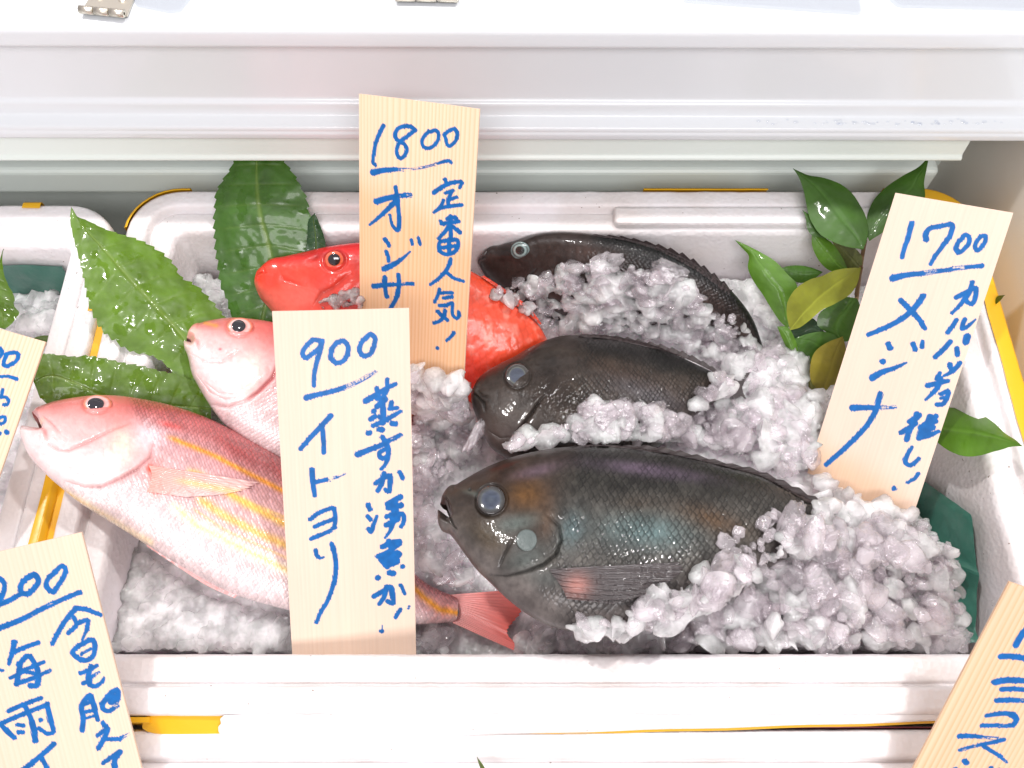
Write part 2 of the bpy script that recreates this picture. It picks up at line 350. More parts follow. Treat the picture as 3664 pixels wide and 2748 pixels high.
tape_band(MB, 0, main_box, .032, .0100, .05, lambda c: c[:, 0] > .27, 1)
tape_band(MB, 0, main_box, .032, .0013, .05, lambda c: (c[:, 1] > .34) & (c[:, 0] < .27) & (fbm(c[:, 0] * 16, c[:, 1] * 16, 7, 3) > .43), 2)
left_box = foam_box(LB, -.001, 'neighbouring white foam box with ice, cut off by the left photo edge', .036, 2)
tape_band(LB, -.001, left_box, .036, .0050, .05, lambda c: (c[:, 0] > -.33) & (c[:, 1] > .05) & (fbm(c[:, 0] * 20, c[:, 1] * 20, 4, 2) > .36), 3)
V, F = box_vf(-.2618, -.2558, .06, .333, -.05, -.006); mesh_np('side_tape', V, F, M_YEL, left_box, smooth=False)
front_box = foam_box(FB, -.012, 'white foam box in front, only its back rim showing along the bottom', .012, 3)
# raised lid seat on the back wall's right part
V, F = box_vf(.068, .268, .3432, .3570, -.012, .0016); bevel(mesh_np('lid_seat', V, F, M_FOAM, main_box, smooth=False), .003)
# torn white strip and yellow tape on the front wall
def slab(name, poly, mat, parent, zf, th=.0022, n=3):
    p = np.array(poly); P = np.array([at_z(q, zf(q)) for q in p]); m = len(P); V = np.r_[P, P - [0, .0006, th]]
    me = bpy.data.meshes.new(name); me.from_pydata([tuple(v) for v in V], [], [tuple(range(m))[::-1], tuple(range(m, 2 * m))] + [(k, (k + 1) % m, (k + 1) % m + m, k + m) for k in range(m)])
    me.materials.append(mat); o = bpy.data.objects.new(name, me); COL.objects.link(o); o.parent = parent; o.matrix_parent_inverse = parent.matrix_world.inverted()
    return bevel(o, .0007, 2)
top = [(x, 1543 - (x - 480) * .008 + 1.2 * math.sin(x * .03)) for x in range(482, 2060, 60)]
bot = [(x, 1603 - 48 * ((x - 480) / 1560) ** 1.0 + 1.0 * math.sin(x * .021)) for x in range(2050, 480, -60)]
torn = [(474, 1600), (478, 1588), (471, 1580), (470, 1570), (477, 1562), (474, 1553), (480, 1547)]
zs = lambda q: -.0015 - .010 * np.clip((q[1] / 1.65642 - 1540) / 55, 0, 1.1)
slab('torn_strip', D(top + bot + torn), M_FOAM, main_box, zs)
slab('tape_piece', D([(309, 1556), (318, 1545), (348, 1534), (356, 1527), (500, 1527), (500, 1598), (470, 1601), (425, 1603), (392, 1601), (355, 1588), (318, 1578), (307, 1571)]), M_YEL, main_box, lambda q: zs(q) - .0024, .0008)
ye = [(x, y + 5) for x, y in bot[::-1] if x > 640]
slab('tape_edge', D([(x, y - 14) for x, y in ye][::-1] + ye), M_YEL, main_box, lambda q: zs(q) - .0028, .0008)
V, F = box_vf(-.27, -.185, .0352, .0378, -.055, -.0040); mesh_np('front_tape', V, F, M_YEL, main_box, smooth=False)
V, F = box_vf(.09, .30, .0334, .0340, -.05, -.0155); mesh_np('gap_shade_strip', V, F, M_DARKGAP, front_box, smooth=False)  # dark strip painted in as the shade between the two boxes
# ------------------------------------------------------------------ price boards
SURF = []                                        # coarse copies of placed surfaces, for laying ice on them
INK = np.array([.002, .105, .345])
def cr(pts, w, step):
    """Catmull-Rom through pts (metres) with widths, sampled every step"""
    p = np.array(pts, float); n = len(p)
    if n == 1: return p, np.array([w[0]])
    d = np.r_[0, np.cumsum(np.linalg.norm(np.diff(p, axis=0), axis=1))]; m = max(2, int(d[-1] / step)); q = np.linspace(0, d[-1], m)
    return np.stack([spl(d, p[:, 0], q), spl(d, p[:, 1], q)], 1), np.interp(q, np.linspace(0, d[-1], len(w)), w)
def price_sign(label, T, u, v, Wd, L, strokes, seed, tone, grain, bow=0.0, solid=False, tint_from=0, group='wooden price boards'):
    """T: middle of the top edge, u right, v up the board; strokes in photo pixels: (points, widths, dry)"""
    u = np.array(u, float); v = np.array(v, float); v /= np.linalg.norm(v); u -= v * (u @ v); u /= np.linalg.norm(u); nrm = np.cross(u, v); T = np.array(T, float)
    g = .00033; nx = int(Wd / g) + 1; ny = int(L / g) + 1
    U = np.linspace(-Wd / 2, Wd / 2, nx); Vv = np.linspace(-L, 0, ny); UU, VV = np.meshgrid(U, Vv, indexing='ij'); P = np.c_[UU.ravel(), VV.ravel()]
    sd = np.full(len(P), .01)
    def loc(px):
        r = ray(np.array(px, float)); t = ((T - CAM) @ nrm) / (r @ nrm); q = CAM + r * t[..., None] - T; return np.c_[q @ u, q @ v], t
    sdi = sd.reshape(nx, ny)
    for si, (pts, w, dry) in enumerate(strokes):
        lp, t = loc(pts); ws = np.interp(np.linspace(0, 1, max(2, len(w))), np.linspace(0, 1, max(2, len(w))), list(w) * (2 if len(w) == 1 else 1)) * t.mean() / FPX
        q, wq = cr(lp, ws, .00045); mg = wq.max() / 2 + .0014
        i0, i1 = np.searchsorted(U, [q[:, 0].min() - mg, q[:, 0].max() + mg]); j0, j1 = np.searchsorted(Vv, [q[:, 1].min() - mg, q[:, 1].max() + mg])
        if i1 <= i0 or j1 <= j0: continue
        a = UU[i0:i1, j0:j1]; b = VV[i0:i1, j0:j1]; best = np.full(a.shape, .01); idx = np.zeros(a.shape, int)
        for k in range(len(q)):
            e = np.hypot(a - q[k, 0], b - q[k, 1]) - wq[k] * .555; m = e < best; best[m] = e[m]; idx[m] = k
        edge = (fbm(a / .0011, b / .0016, seed + si, 3) - .5) * .00030
        spike = np.maximum(0, vn(a / .00042, b / .005 + 7 * si, seed + 50) - .62) * .0026 * np.clip(1 - best / .001, 0, 1)
        best = best + edge - spike
        if dry and len(q) > 2:
            tg = np.gradient(q, axis=0); tg /= np.linalg.norm(tg, axis=1)[:, None] + 1e-9
            lat = (a - q[idx, 0]) * -tg[idx, 1] + (b - q[idx, 1]) * tg[idx, 0]; fr = idx / len(q)
            st = .72 * vn(lat / .00042, fr * 4, seed + si + 9) + .28 * vn(a / .0005, b / .0014, seed + 3)
            best = np.maximum(best, (st - (1 - dry) - .12 * (1 - fr)) * .0016)
        sdi[i0:i1, j0:j1] = np.minimum(sdi[i0:i1, j0:j1], best)
    ink = sstep(.00016, -.00016, sd)
    # straight softwood grain, running along the board
    x = P[:, 0] + .0011 * (vn(P[:, 0] * 25, P[:, 1] * 11, seed) - .5) + .0015 * (vn(P[:, 1] * 5, 0 * P[:, 1], seed + 2) - .5)
    per = .0021 + .0009 * vn(x * 60, 0 * x, seed + 4); ph = x / .0023 + 4.5 * vn(x * 45, x * 0, seed + 4)
    line = (ph % 1.0); line = np.where(line < .8, line / .8, (1 - line) / .2) ** 2.2
    fib = fbm(P[:, 0] / .0006, P[:, 1] / .03, seed + 6, 3) - .5; cloud = fbm(P[:, 0] * 30, P[:, 1] * 12, seed + 7, 3) - .5
    wood = np.array(tone) * (1 + .10 * fib + .10 * cloud)[:, None]
    wood = wood * (1 - grain * line[:, None] * np.array([.12, .34, .55]) * (.6 + .8 * vn(x * 45, x * 0, seed + 8))[:, None])
    if tint_from: wood = wood * (1 - sstep(-.012, .012, -(P[:, 1] + tint_from) - .35 * P[:, 0] + .018 * (fbm(P[:, 0] * 40, P[:, 1] * 40, seed + 12, 2) - .5))[:, None] * np.array([.06, .17, .30]))  # wood turns darker and more orange towards the board's lower end
    inkc = INK * (1 + .5 * (fbm(P[:, 0] * 400, P[:, 1] * 400, seed + 5) - .5))[:, None]
    col = np.c_[mix(wood, inkc, ink), .62 - .2 * ink]
    bz = bow * (1 - (2 * P[:, 0] / Wd) ** 2) + .0004 * (vn(P[:, 0] * 20, P[:, 1] * 20, seed + 1) - .5)
    front = T + P[:, :1] * u + P[:, 1:] * v + bz[:, None] * nrm
    # back and edges: a closed skin of the board's own thickness
    th = .0013
    bi = np.r_[np.arange(nx) * ny, (nx - 1) * ny + np.arange(1, ny), (np.arange(nx - 2, -1, -1)) * ny + ny - 1, np.arange(ny - 2, 0, -1)]
    rim = front[bi]; back = rim - nrm * th; ec = np.c_[np.tile(np.array(tone) * 1.02, (len(bi), 1)), np.full(len(bi), .6)]
    o1 = len(front); V = np.r_[front, rim, back]; m = len(bi); i = np.arange(m); j = (i + 1) % m
    Fr = np.stack([o1 + i, o1 + m + i, o1 + m + j, o1 + j], 1)
    k = np.linspace(0, nx - 1, 12).astype(int); nb = len(V); cb = np.array([front[a * ny + c] - nrm * th for a in k for c in (0, ny - 1)]); V = np.r_[V, cb]
    Fb = np.array([(nb + 2 * a, nb + 2 * a + 1, nb + 2 * a + 3, nb + 2 * a + 2) for a in range(len(k) - 1)])
    col = np.r_[col, ec, ec, np.tile(ec[:1], (len(cb), 1))]
    o = mesh_np('price_board', V, np.r_[gridf(nx, ny, 0, True), Fr, Fb], M_WOOD, None, col)
    if solid: q = np.array([T + a * u * Wd / 2 + b * v * L for a, b in ((-1, 0), (-1, -1), (1, -1), (1, 0))]); SURF.append((q, np.array([[0, 1, 2, 3]])))
    return tag(o, label, 'price sign', group)
def ST(x0, y0, k, items):
    out = []
    for it in items:
        pts, w = it[0], it[1]; dry = it[2] if len(it) > 2 else 0
        if not isinstance(w, (list, tuple)): w = [w, w]
        if len(pts) == 1: pts = [pts[0], (pts[0][0] + 1, pts[0][1] + 1)]
        out.append((Zm(x0, y0, k, pts), [a * k for a in w], dry))
    return out
SW = .068; KS = SW / .0705
def pose(T): return CAM + (np.array(T) - CAM) * KS
SA = ST(1260, 320, .3014, [
    ([(362, 435), (320, 520), (275, 640), (255, 740), (242, 830), (245, 880), (268, 900)], [50, 44, 40]),
    ([(740, 490), (690, 450), (610, 443), (535, 470), (503, 525), (512, 590), (560, 630), (610, 660), (638, 710), (615, 780), (560, 825), (522, 775), (522, 700), (555, 630), (640, 565), (735, 490)], [46, 44]),
    ([(900, 505), (845, 560), (815, 635), (840, 690), (890, 705), (960, 670), (1010, 600), (1015, 535), (985, 492), (920, 508)], 42),
    ([(1080, 545), (1108, 600), (1115, 650), (1140, 675), (1190, 650), (1235, 590), (1245, 520), (1215, 477), (1150, 490), (1085, 545)], 42),
    ([(240, 990), (350, 968), (500, 955)], [70, 60, 48]), ([(490, 955), (700, 955), (850, 930), (1010, 885)], [44, 30, 28], .45), ([(1000, 888), (1090, 860), (1150, 856), (1172, 875)], [28, 40, 36]),
    ([(280, 1335), (400, 1300), (520, 1275)], [68, 58]), ([(520, 1272), (680, 1262)], [54, 50], .3),
    ([(505, 1170), (525, 1300), (540, 1450), (545, 1590), (527, 1680), (475, 1630), (437, 1495)], [50, 50, 50, 30]), ([(505, 1335), (400, 1440), (290, 1540), (205, 1610)], [60, 48, 30]),
    ([(1095, 1075), (1112, 1112)], 44), ([(960, 1232), (1080, 1152), (1200, 1108), (1298, 1108), (1272, 1168)], [54, 48, 40]),
    ([(1100, 1238), (1195, 1205)], 40), ([(1172, 1225), (1140, 1300), (1132, 1390)], 44), ([(1150, 1312), (1235, 1283)], 40), ([(1078, 1322), (1040, 1400), (962, 1468)], [40, 50, 34]), ([(1020, 1420), (1130, 1396), (1300, 1374)], [40, 46, 44])]) + ST(1260, 800, .3014, [
    ([(1215, -72), (1120, -50)], 46), ([(1162, -80), (1165, 175)], 52), ([(1052, 8), (1160, -8), (1262, -22)], 44), ([(1045, -22), (1082, 18)], 40), ([(1238, -58), (1215, -12)], 40), ([(1140, 40), (1080, 120), (1018, 186)], [52, 40]), ([(1185, 40), (1278, 108)], 48),
    ([(1130, 205), (1032, 232), (1030, 330), (1080, 364), (1200, 346), (1248, 290), (1250, 208), (1130, 203)], 46), ([(1145, 195), (1145, 360)], 52), ([(1040, 296), (1240, 268)], 44),
    ([(1165, 432), (1130, 530), (1040, 640), (922, 733)], [50, 46, 34]), ([(1105, 578), (1200, 650), (1325, 688)], [46, 42, 30]),
    ([(1030, 788), (1010, 860), (970, 940)], [44, 36]), ([(1035, 836), (1110, 826), (1185, 826)], 40), ([(1082, 890), (1182, 874)], 42), ([(1030, 982), (1110, 976), (1186, 952), (1186, 1000), (1196, 1098), (1240, 1128), (1268, 1100), (1262, 1052)], [44, 42, 40]), ([(1010, 1052), (1070, 1112), (1125, 1150)], 48), ([(1095, 1042), (1080, 1110), (1020, 1172), (962, 1190)], [48, 40]),
    ([(1205, 1302), (1165, 1352), (1115, 1396)], [44, 34]), ([(1005, 1488)], 44),
    ([(385, 192), (430, 264)], 48), ([(396, 340), (420, 400), (425, 450)], 46), ([(375, 543), (470, 500), (580, 430), (678, 342)], [66, 60, 40, 22]), ([(692, 206), (704, 248)], 42), ([(776, 182), (796, 250)], 42),
    ([(250, 746), (400, 736), (560, 730)], [60, 40]), ([(560, 730), (650, 722)], [40, 34], .4), ([(640, 722), (708, 722)], 44), ([(380, 642), (385, 780), (400, 875)], 50), ([(540, 615), (545, 760), (520, 880), (480, 960), (440, 1030)], 50)])
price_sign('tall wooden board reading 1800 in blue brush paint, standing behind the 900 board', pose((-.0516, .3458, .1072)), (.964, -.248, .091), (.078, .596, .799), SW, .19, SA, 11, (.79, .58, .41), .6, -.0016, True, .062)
SB = ST(970, 1100, .3255, [
    ([(545, 365), (470, 355), (390, 420), (347, 515), (370, 550), (450, 510), (540, 425), (562, 368), (540, 480), (497, 620), (472, 750), (472, 855)], [50, 48, 50, 46]),
    ([(720, 388), (790, 365), (838, 410), (838, 510), (785, 590), (712, 605), (663, 560), (672, 450), (725, 378)], 50), ([(1040, 340), (1090, 292), (1137, 325), (1132, 415), (1085, 510), (1022, 530), (975, 480), (985, 400), (1045, 325)], 50),
    ([(388, 990), (470, 966), (545, 948)], [64, 58, 52]), ([(540, 950), (700, 910), (850, 860), (1000, 790), (1140, 710)], [54, 52, 46, 40], .42),
    ([(655, 1188), (570, 1280), (430, 1430), (325, 1552)], [58, 54, 48]), ([(562, 1320), (576, 1440), (580, 1590)], 50),
    ([(1042, 1022), (1150, 960), (1260, 892), (1368, 840)], [66, 56, 44]), ([(1160, 888), (1178, 965)], 52), ([(1275, 790), (1272, 900), (1228, 985)], 46), ([(1165, 1000), (1245, 990)], 54), ([(1165, 1085), (1255, 1010)], 62), ([(1225, 1030), (1228, 1150), (1228, 1265)], 60), ([(1130, 1135)], 56), ([(1092, 1226), (1140, 1196)], 54), ([(1320, 1045), (1310, 1110)], 48), ([(1300, 1112), (1385, 1104)], 44), ([(1120, 1298), (1250, 1240), (1420, 1144)], [48, 56, 40]), ([(1190, 1200), (1250, 1235)], 48), ([(1065, 1380), (1085, 1374)], 56), ([(1192, 1336), (1222, 1342)], 58), ([(1330, 1275), (1366, 1280)], 58),
    ([(952, 1612), (1100, 1552), (1230, 1502), (1290, 1470)], [66, 58, 54]), ([(1285, 1468), (1420, 1402)], [52, 46], .35), ([(1225, 1422), (1262, 1490), (1285, 1590), (1285, 1640), (1262, 1706), (1215, 1776)], [54, 50, 54, 34]), ([(1245, 1560), (1188, 1598), (1200, 1648), (1255, 1650), (1292, 1600)], 48)]) + ST(970, 1600, .3255, [
    ([(1150, 392), (1250, 330), (1302, 312), (1306, 400), (1295, 486), (1252, 460)], [50, 54, 50, 40]), ([(1240, 285), (1215, 400), (1172, 474)], 52), ([(1412, 272), (1448, 340)], 46),
    ([(1066, 632), (1086, 680)], 50), ([(1062, 756), (1092, 790)], 46), ([(1162, 756), (1130, 840), (1095, 925), (1070, 892)], [36, 46, 50]), ([(1282, 622), (1420, 545)], 62), ([(1295, 660), (1430, 640)], 64), ([(1350, 600), (1362, 700)], 84), ([(1268, 762), (1370, 724), (1450, 742), (1450, 840), (1428, 870)], [50, 44]), ([(1268, 852), (1390, 790)], 62), ([(1345, 820), (1300, 930), (1252, 992)], [56, 44, 26]), ([(1335, 765), (1390, 762)], 74),
    ([(1228, 1090), (1330, 1044), (1408, 1036)], 62), ([(1290, 1026), (1312, 1100)], 52), ([(1175, 1196), (1280, 1150), (1412, 1062)], 54), ([(1250, 1205), (1385, 1180)], 96), ([(1272, 1282), (1365, 1252)], 92), ([(1200, 1232), (1280, 1318)], 48), ([(1172, 1430)], 62), ([(1302, 1378), (1345, 1386)], 62), ([(1446, 1310)], 52),
    ([(445, 242), (456, 370), (480, 525)], [50, 54, 48]), ([(470, 386), (610, 352)], [50, 44]), ([(600, 355), (720, 325), (812, 288)], [46, 36, 20], .5), ([(430, 790), (530, 716), (620, 680), (682, 664), (702, 725), (706, 800), (692, 878)], 46), ([(480, 870), (580, 826), (692, 786)], 46), ([(440, 1005), (560, 955), (640, 918)], 46), ([(630, 922), (706, 880)], 44, .35), ([(490, 1132), (505, 1190), (540, 1214), (578, 1204)], [46, 44, 22])]) + ST(970, 1840, .3255, [
    ([(667, 325), (700, 445), (710, 590), (702, 695), (662, 838), (608, 970), (540, 1082), (500, 1185)], [50, 46, 46, 40]),
    ([(1132, 896), (1250, 830), (1312, 800), (1334, 880), (1334, 978), (1278, 950)], [56, 54, 46]), ([(1270, 790), (1245, 900), (1192, 978)], 50), ([(1426, 775), (1470, 874)], 38), ([(1515, 1012), (1511, 1034)], 26), ([(1420, 1045), (1370, 1128)], 46), ([(1217, 1280)], 48), ([(1222, 1215), (1219, 1265)], 14)])
price_sign('pale wooden board reading 900 in blue brush paint, nearest the front rim', pose((-.0893, .2309, .0765)), (.976, .133, -.174), (.008, .770, .637), SW, .203, SB, 23, (.70, .55, .44), .10, .0006)
SC = ST(3060, 680, .3617, [
    ([(560, 330), (520, 480), (485, 580), (465, 665)], [48, 44, 40]), ([(702, 490), (697, 430), (720, 395), (850, 356), (958, 345), (950, 420), (860, 560), (780, 670), (747, 732)], [50, 44, 44, 36]), ([(1065, 470), (1012, 530), (995, 588), (1022, 618), (1090, 570), (1130, 500), (1115, 452), (1090, 442), (1055, 478)], 40), ([(1245, 457), (1202, 510), (1187, 570), (1207, 598), (1255, 558), (1288, 500), (1284, 452), (1242, 457)], 38),
    ([(375, 872), (500, 842), (660, 825)], [66, 50, 46]), ([(650, 826), (900, 790), (1110, 762)], [46, 42], .42), ([(1100, 762), (1255, 750)], [34, 42]), ([(670, 1052), (600, 1150), (480, 1260), (300, 1360), (132, 1430)], [54, 50, 44]), ([(450, 1090), (550, 1190), (640, 1290), (690, 1368)], [48, 48, 40]),
    ([(1000, 1062), (1100, 1012), (1188, 972), (1190, 1050), (1150, 1128), (1108, 1106)], [46, 46, 36]), ([(1160, 912), (1130, 1010), (1060, 1110), (960, 1218)], [40, 44, 28]), ([(1000, 1286), (960, 1350), (912, 1408)], 40), ([(1085, 1280), (1065, 1330), (1058, 1372), (1110, 1350), (1190, 1282)], [42, 40, 18]), ([(940, 1500), (880, 1570), (792, 1650)], 46), ([(1005, 1566), (1010, 1630)], 44), ([(1108, 1450), (1096, 1500)], 62), ([(325, 1522), (346, 1564)], 48), ([(570, 1522), (596, 1578)], 44), ([(666, 1506), (664, 1554)], 38)]) + ST(2860, 1240, .3617, [
    ([(826, 148)], 54), ([(726, 308), (820, 252), (930, 216), (1060, 160)], [64, 50, 40, 20]), ([(525, 606), (730, 604)], [58, 46]), ([(720, 605), (945, 600)], [46, 38], .35), ([(800, 466), (770, 590), (690, 750), (560, 900), (400, 1050), (266, 1168)], [46, 46, 42]),
    ([(1490, 178), (1496, 208)], 46), ([(1590, 162), (1560, 200), (1490, 260), (1430, 290)], [40, 44, 26]), ([(1390, 262), (1360, 322)], 36), ([(1270, 386), (1370, 362), (1470, 340)], [50, 40]), ([(1395, 312), (1370, 400), (1320, 460), (1250, 525)], [44, 44, 24]), ([(1402, 470), (1470, 442), (1456, 510), (1420, 568), (1362, 574)], 42), ([(1400, 512), (1458, 502)], 30),
    ([(1090, 742), (1188, 682)], 48), ([(1162, 668), (1130, 760), (1085, 830), (1062, 922)], [52, 46]), ([(1008, 850), (1090, 802), (1150, 762)], 46), ([(1292, 692), (1260, 760), (1200, 802)], 52), ([(1225, 792), (1184, 905)], 52), ([(1350, 692), (1292, 760)], 50), ([(1242, 772), (1350, 740)], 46), ([(1240, 832), (1320, 800)], 52), ([(1192, 900), (1280, 880), (1376, 840)], [50, 44, 34]), ([(1290, 772), (1270, 870)], 52), ([(1115, 996), (1066, 1080), (1052, 1148), (1085, 1174), (1140, 1150), (1180, 1108)], [32, 44, 34]), ([(1180, 1256), (1140, 1306), (1070, 1345)], [32, 34, 26]), ([(937, 1404)], 42)])
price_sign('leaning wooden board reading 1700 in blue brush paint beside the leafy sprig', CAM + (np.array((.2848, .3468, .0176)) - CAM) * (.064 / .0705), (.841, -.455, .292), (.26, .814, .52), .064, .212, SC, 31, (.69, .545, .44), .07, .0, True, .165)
def cam_board(px_corner, depth, udir, alpha, left):
    """a board whose width runs across the view: corner pixel at a depth, top-edge direction, lean angle"""
    uu = RT * udir[0] + UP * udir[1]; uu /= np.linalg.norm(uu); pp = -RT * udir[1] + UP * udir[0]; pp /= np.linalg.norm(pp); a = math.radians(alpha)
    vv = pp * math.cos(a) - FW * math.sin(a); c = CAM + ray(np.array(px_corner, float)) * depth
    return c + uu * (SW / 2 if left else -SW / 2), uu, vv
SD = ST(0, 1900, .3134, [
    ([(-60, 560), (0, 545), (45, 590), (45, 690), (-5, 790), (-60, 840)], 55), ([(-60, 850), (20, 828), (110, 790), (235, 720)], [60, 56, 50]), ([(380, 500), (300, 545), (235, 640), (250, 705), (300, 718), (390, 655), (440, 560), (410, 508), (345, 512)], 60), ([(640, 470), (562, 530), (528, 600), (555, 665), (600, 690), (675, 605), (738, 490), (742, 422), (712, 402), (640, 455)], 54),
    ([(-60, 1125), (0, 1105), (200, 1030), (500, 880)], [60, 60, 56], .16), ([(490, 884), (650, 810), (815, 735)], [54, 50], .28), ([(800, 742), (912, 700)], 50), ([(872, 882), (780, 980), (680, 1130), (600, 1285)], [60, 54, 50]), ([(862, 882), (960, 892), (1150, 958)], [54, 44]), ([(842, 985), (872, 1060), (780, 1165)], 50), ([(872, 1062), (1000, 1022), (990, 1130)], 50), ([(992, 1120), (940, 1240)], [44, 30], .4),
    ([(895, 1310), (1062, 1252), (1080, 1350), (1060, 1430), (980, 1478), (862, 1430), (830, 1392), (900, 1308)], 54), ([(930, 1405), (1035, 1345)], 34, .2)]) + ST(0, 2228, .3134, [
    ([(922, 576), (1010, 546), (1100, 492)], 46), ([(1040, 500), (1010, 600), (1020, 700), (1072, 728), (1150, 690), (1185, 634)], [56, 60, 50, 30]), ([(950, 692), (1030, 662)], 48), ([(1040, 622), (1130, 568)], [44, 30], .3), ([(1002, 842), (932, 950), (950, 1100), (936, 1225)], 60), ([(1030, 835), (1070, 950), (1112, 1108)], [60, 50]), ([(960, 940), (1050, 900)], 38), ([(972, 1022), (1060, 1002)], 38), ([(990, 1092), (1080, 1062)], 32), ([(1172, 920), (1290, 790), (1330, 772), (1340, 870), (1262, 910)], 60), ([(1230, 852), (1320, 850)], 62), ([(1172, 912), (1182, 990), (1240, 1010), (1290, 985)], 52), ([(1280, 990), (1340, 945)], 44, .35),
    ([(1172, 1146), (1200, 1182)], 52), ([(1112, 1290), (1230, 1212), (1182, 1330), (1126, 1430)], [44, 54, 58]), ([(1200, 1332), (1260, 1332), (1370, 1332)], 46), ([(1360, 1333), (1475, 1268)], [44, 26], .4), ([(1172, 1608), (1280, 1532), (1370, 1476), (1312, 1560), (1312, 1690)], [40, 58, 60]),
    ([(165, 226), (140, 340), (102, 468)], [64, 44]), ([(150, 342), (260, 290), (440, 226)], 50), ([(210, 480), (330, 382), (400, 470), (440, 640), (420, 718), (342, 718)], 56), ([(232, 470), (190, 700)], 62), ([(182, 700), (440, 612)], 50), ([(122, 630), (300, 560), (440, 600)], 44), ([(430, 610), (570, 548)], 44, .2), ([(272, 540), (500, 450)], 44), ([(-20, 540), (36, 546)], 32),
    ([(98, 1010), (280, 930), (470, 860)], [52, 46], .12), ([(-30, 1172), (130, 1100), (350, 1010), (520, 942)], 50, .12), ([(0, 1162), (80, 1240), (160, 1315)], [40, 66, 50]), ([(296, 970), (362, 1130), (402, 1345)], 56), ([(536, 932), (570, 1100), (595, 1258), (540, 1270), (470, 1222)], [60, 54, 40]), ([(200, 1166), (260, 1176)], 44), ([(465, 1110)], 50), ([(210, 1250), (262, 1254)], 46), ([(445, 1208)], 48), ([(615, 1386), (500, 1490), (300, 1655), (200, 1730)], 56), ([(482, 1560), (562, 1710)], 52)])
T, u, v = cam_board((291.5, 1904), .41, (.974, .228), 2, False)
price_sign('wooden board reading 200 in blue brush paint in the near corner beside the front rim', T, u, v, SW, .135, SD, 41, (.70, .54, .415), .24)
SE = ST(0, 1150, .3133, [
    ([(-60, 300), (0, 310), (18, 370), (-10, 410), (-70, 440)], 44), ([(62, 376), (150, 356), (204, 372), (190, 440), (105, 500), (52, 508), (42, 470), (70, 400)], 42), ([(-80, 640), (0, 630), (100, 626)], 34, .2), ([(95, 626), (188, 656)], [34, 44]), ([(30, 782), (20, 832)], 36), ([(-60, 880), (0, 868), (70, 870), (98, 910), (82, 948), (42, 950)], 36), ([(-40, 1110), (0, 1098), (50, 1092), (58, 1138), (0, 1168), (-30, 1150)], 36), ([(70, 1258), (78, 1272)], 46), ([(-20, 1270), (-5, 1275)], 40)])
T, u, v = cam_board((163, 1223), .46, (.961, -.277), -5.6, False)
price_sign('wooden board cut off by the left photo edge, ending in 00, over the neighbouring box', T, u, v, SW, .115, SE, 53, (.71, .555, .41), .45)
SF = ST(3224, 2060, .2652, [([(1550, 935), (1600, 840), (1690, 730), (1800, 640)], 84)]) + ST(3224, 2308, .2652, [
    ([(1350, 155), (1480, 152), (1690, 182), (1800, 200)], 80), ([(1272, 500), (1400, 478), (1690, 482), (1850, 490)], [90, 74]), ([(1362, 596), (1480, 590), (1690, 606)], [72, 62]), ([(1295, 750), (1450, 740), (1570, 745)], [72, 66]), ([(1560, 745), (1700, 750)], 60, .4), ([(1155, 952), (1300, 930), (1470, 932), (1545, 972), (1548, 1030), (1500, 1080), (1480, 1086)], [56, 64, 80, 60]), ([(1490, 1085), (1380, 1092), (1290, 1082)], 56, .35), ([(1300, 1082), (1092, 1086)], [54, 60]), ([(790, 1230), (950, 1226), (1060, 1238)], [70, 58]), ([(1050, 1238), (1300, 1262)], 50, .4), ([(1385, 1276), (1250, 1310), (1090, 1342)], [60, 56]), ([(1100, 1340), (960, 1370), (790, 1416)], 50, .28), ([(1122, 1370), (1250, 1448), (1340, 1504)], [56, 52]), ([(1330, 1500), (1430, 1585)], [48, 30], .35), ([(855, 1566), (888, 1590)], 70), ([(740, 1672)], 60), ([(1212, 1655)], 56), ([(1330, 1675)], 44)])
T, u, v = cam_board((3612.5, 2082), .385, (.945, -.327), 13, True)
price_sign('wooden board with blue brush strokes turned sideways, in the near right corner', T, u, v, SW, .125, SF, 61, (.68, .475, .315), .5)

# ------------------------------------------------------------------ fish
def scales(X, Y, sx, sy):
    """overlapping scales in staggered rows, free edges towards +X; returns edge closeness, tilt height and a random per scale"""
    a, b = sx * 1.22, sy * 1.22; bx = np.full(len(X), 1e9); e = np.ones(len(X)); hgt = np.zeros(len(X)); rid = np.zeros(len(X)); j0 = np.round(Y / sy)
    for dj in (-1, 0, 1):
        j = j0 + dj; sh = np.where(j % 2 == 0, 0, .5) * sx; i0 = np.round((X - sh) / sx)
        for di in (-1, 0, 1):
            i = i0 + di; cx = i * sx + sh; cy = j * sy; cx = cx + (_h(i, j, 5) - .5) * sx * .26; cy = cy + (_h(i, j, 6) - .5) * sy * .22
            r = np.sqrt(((X - cx) / a) ** 2 + ((Y - cy) / b) ** 2); m = (r < 1) & (cx < bx)
            bx[m] = cx[m]; e[m] = r[m]; hgt[m] = (X[m] - cx[m]) / a; rid[m] = _h(i, j, 9)[m]
    return e, hgt, rid
class Fish: pass
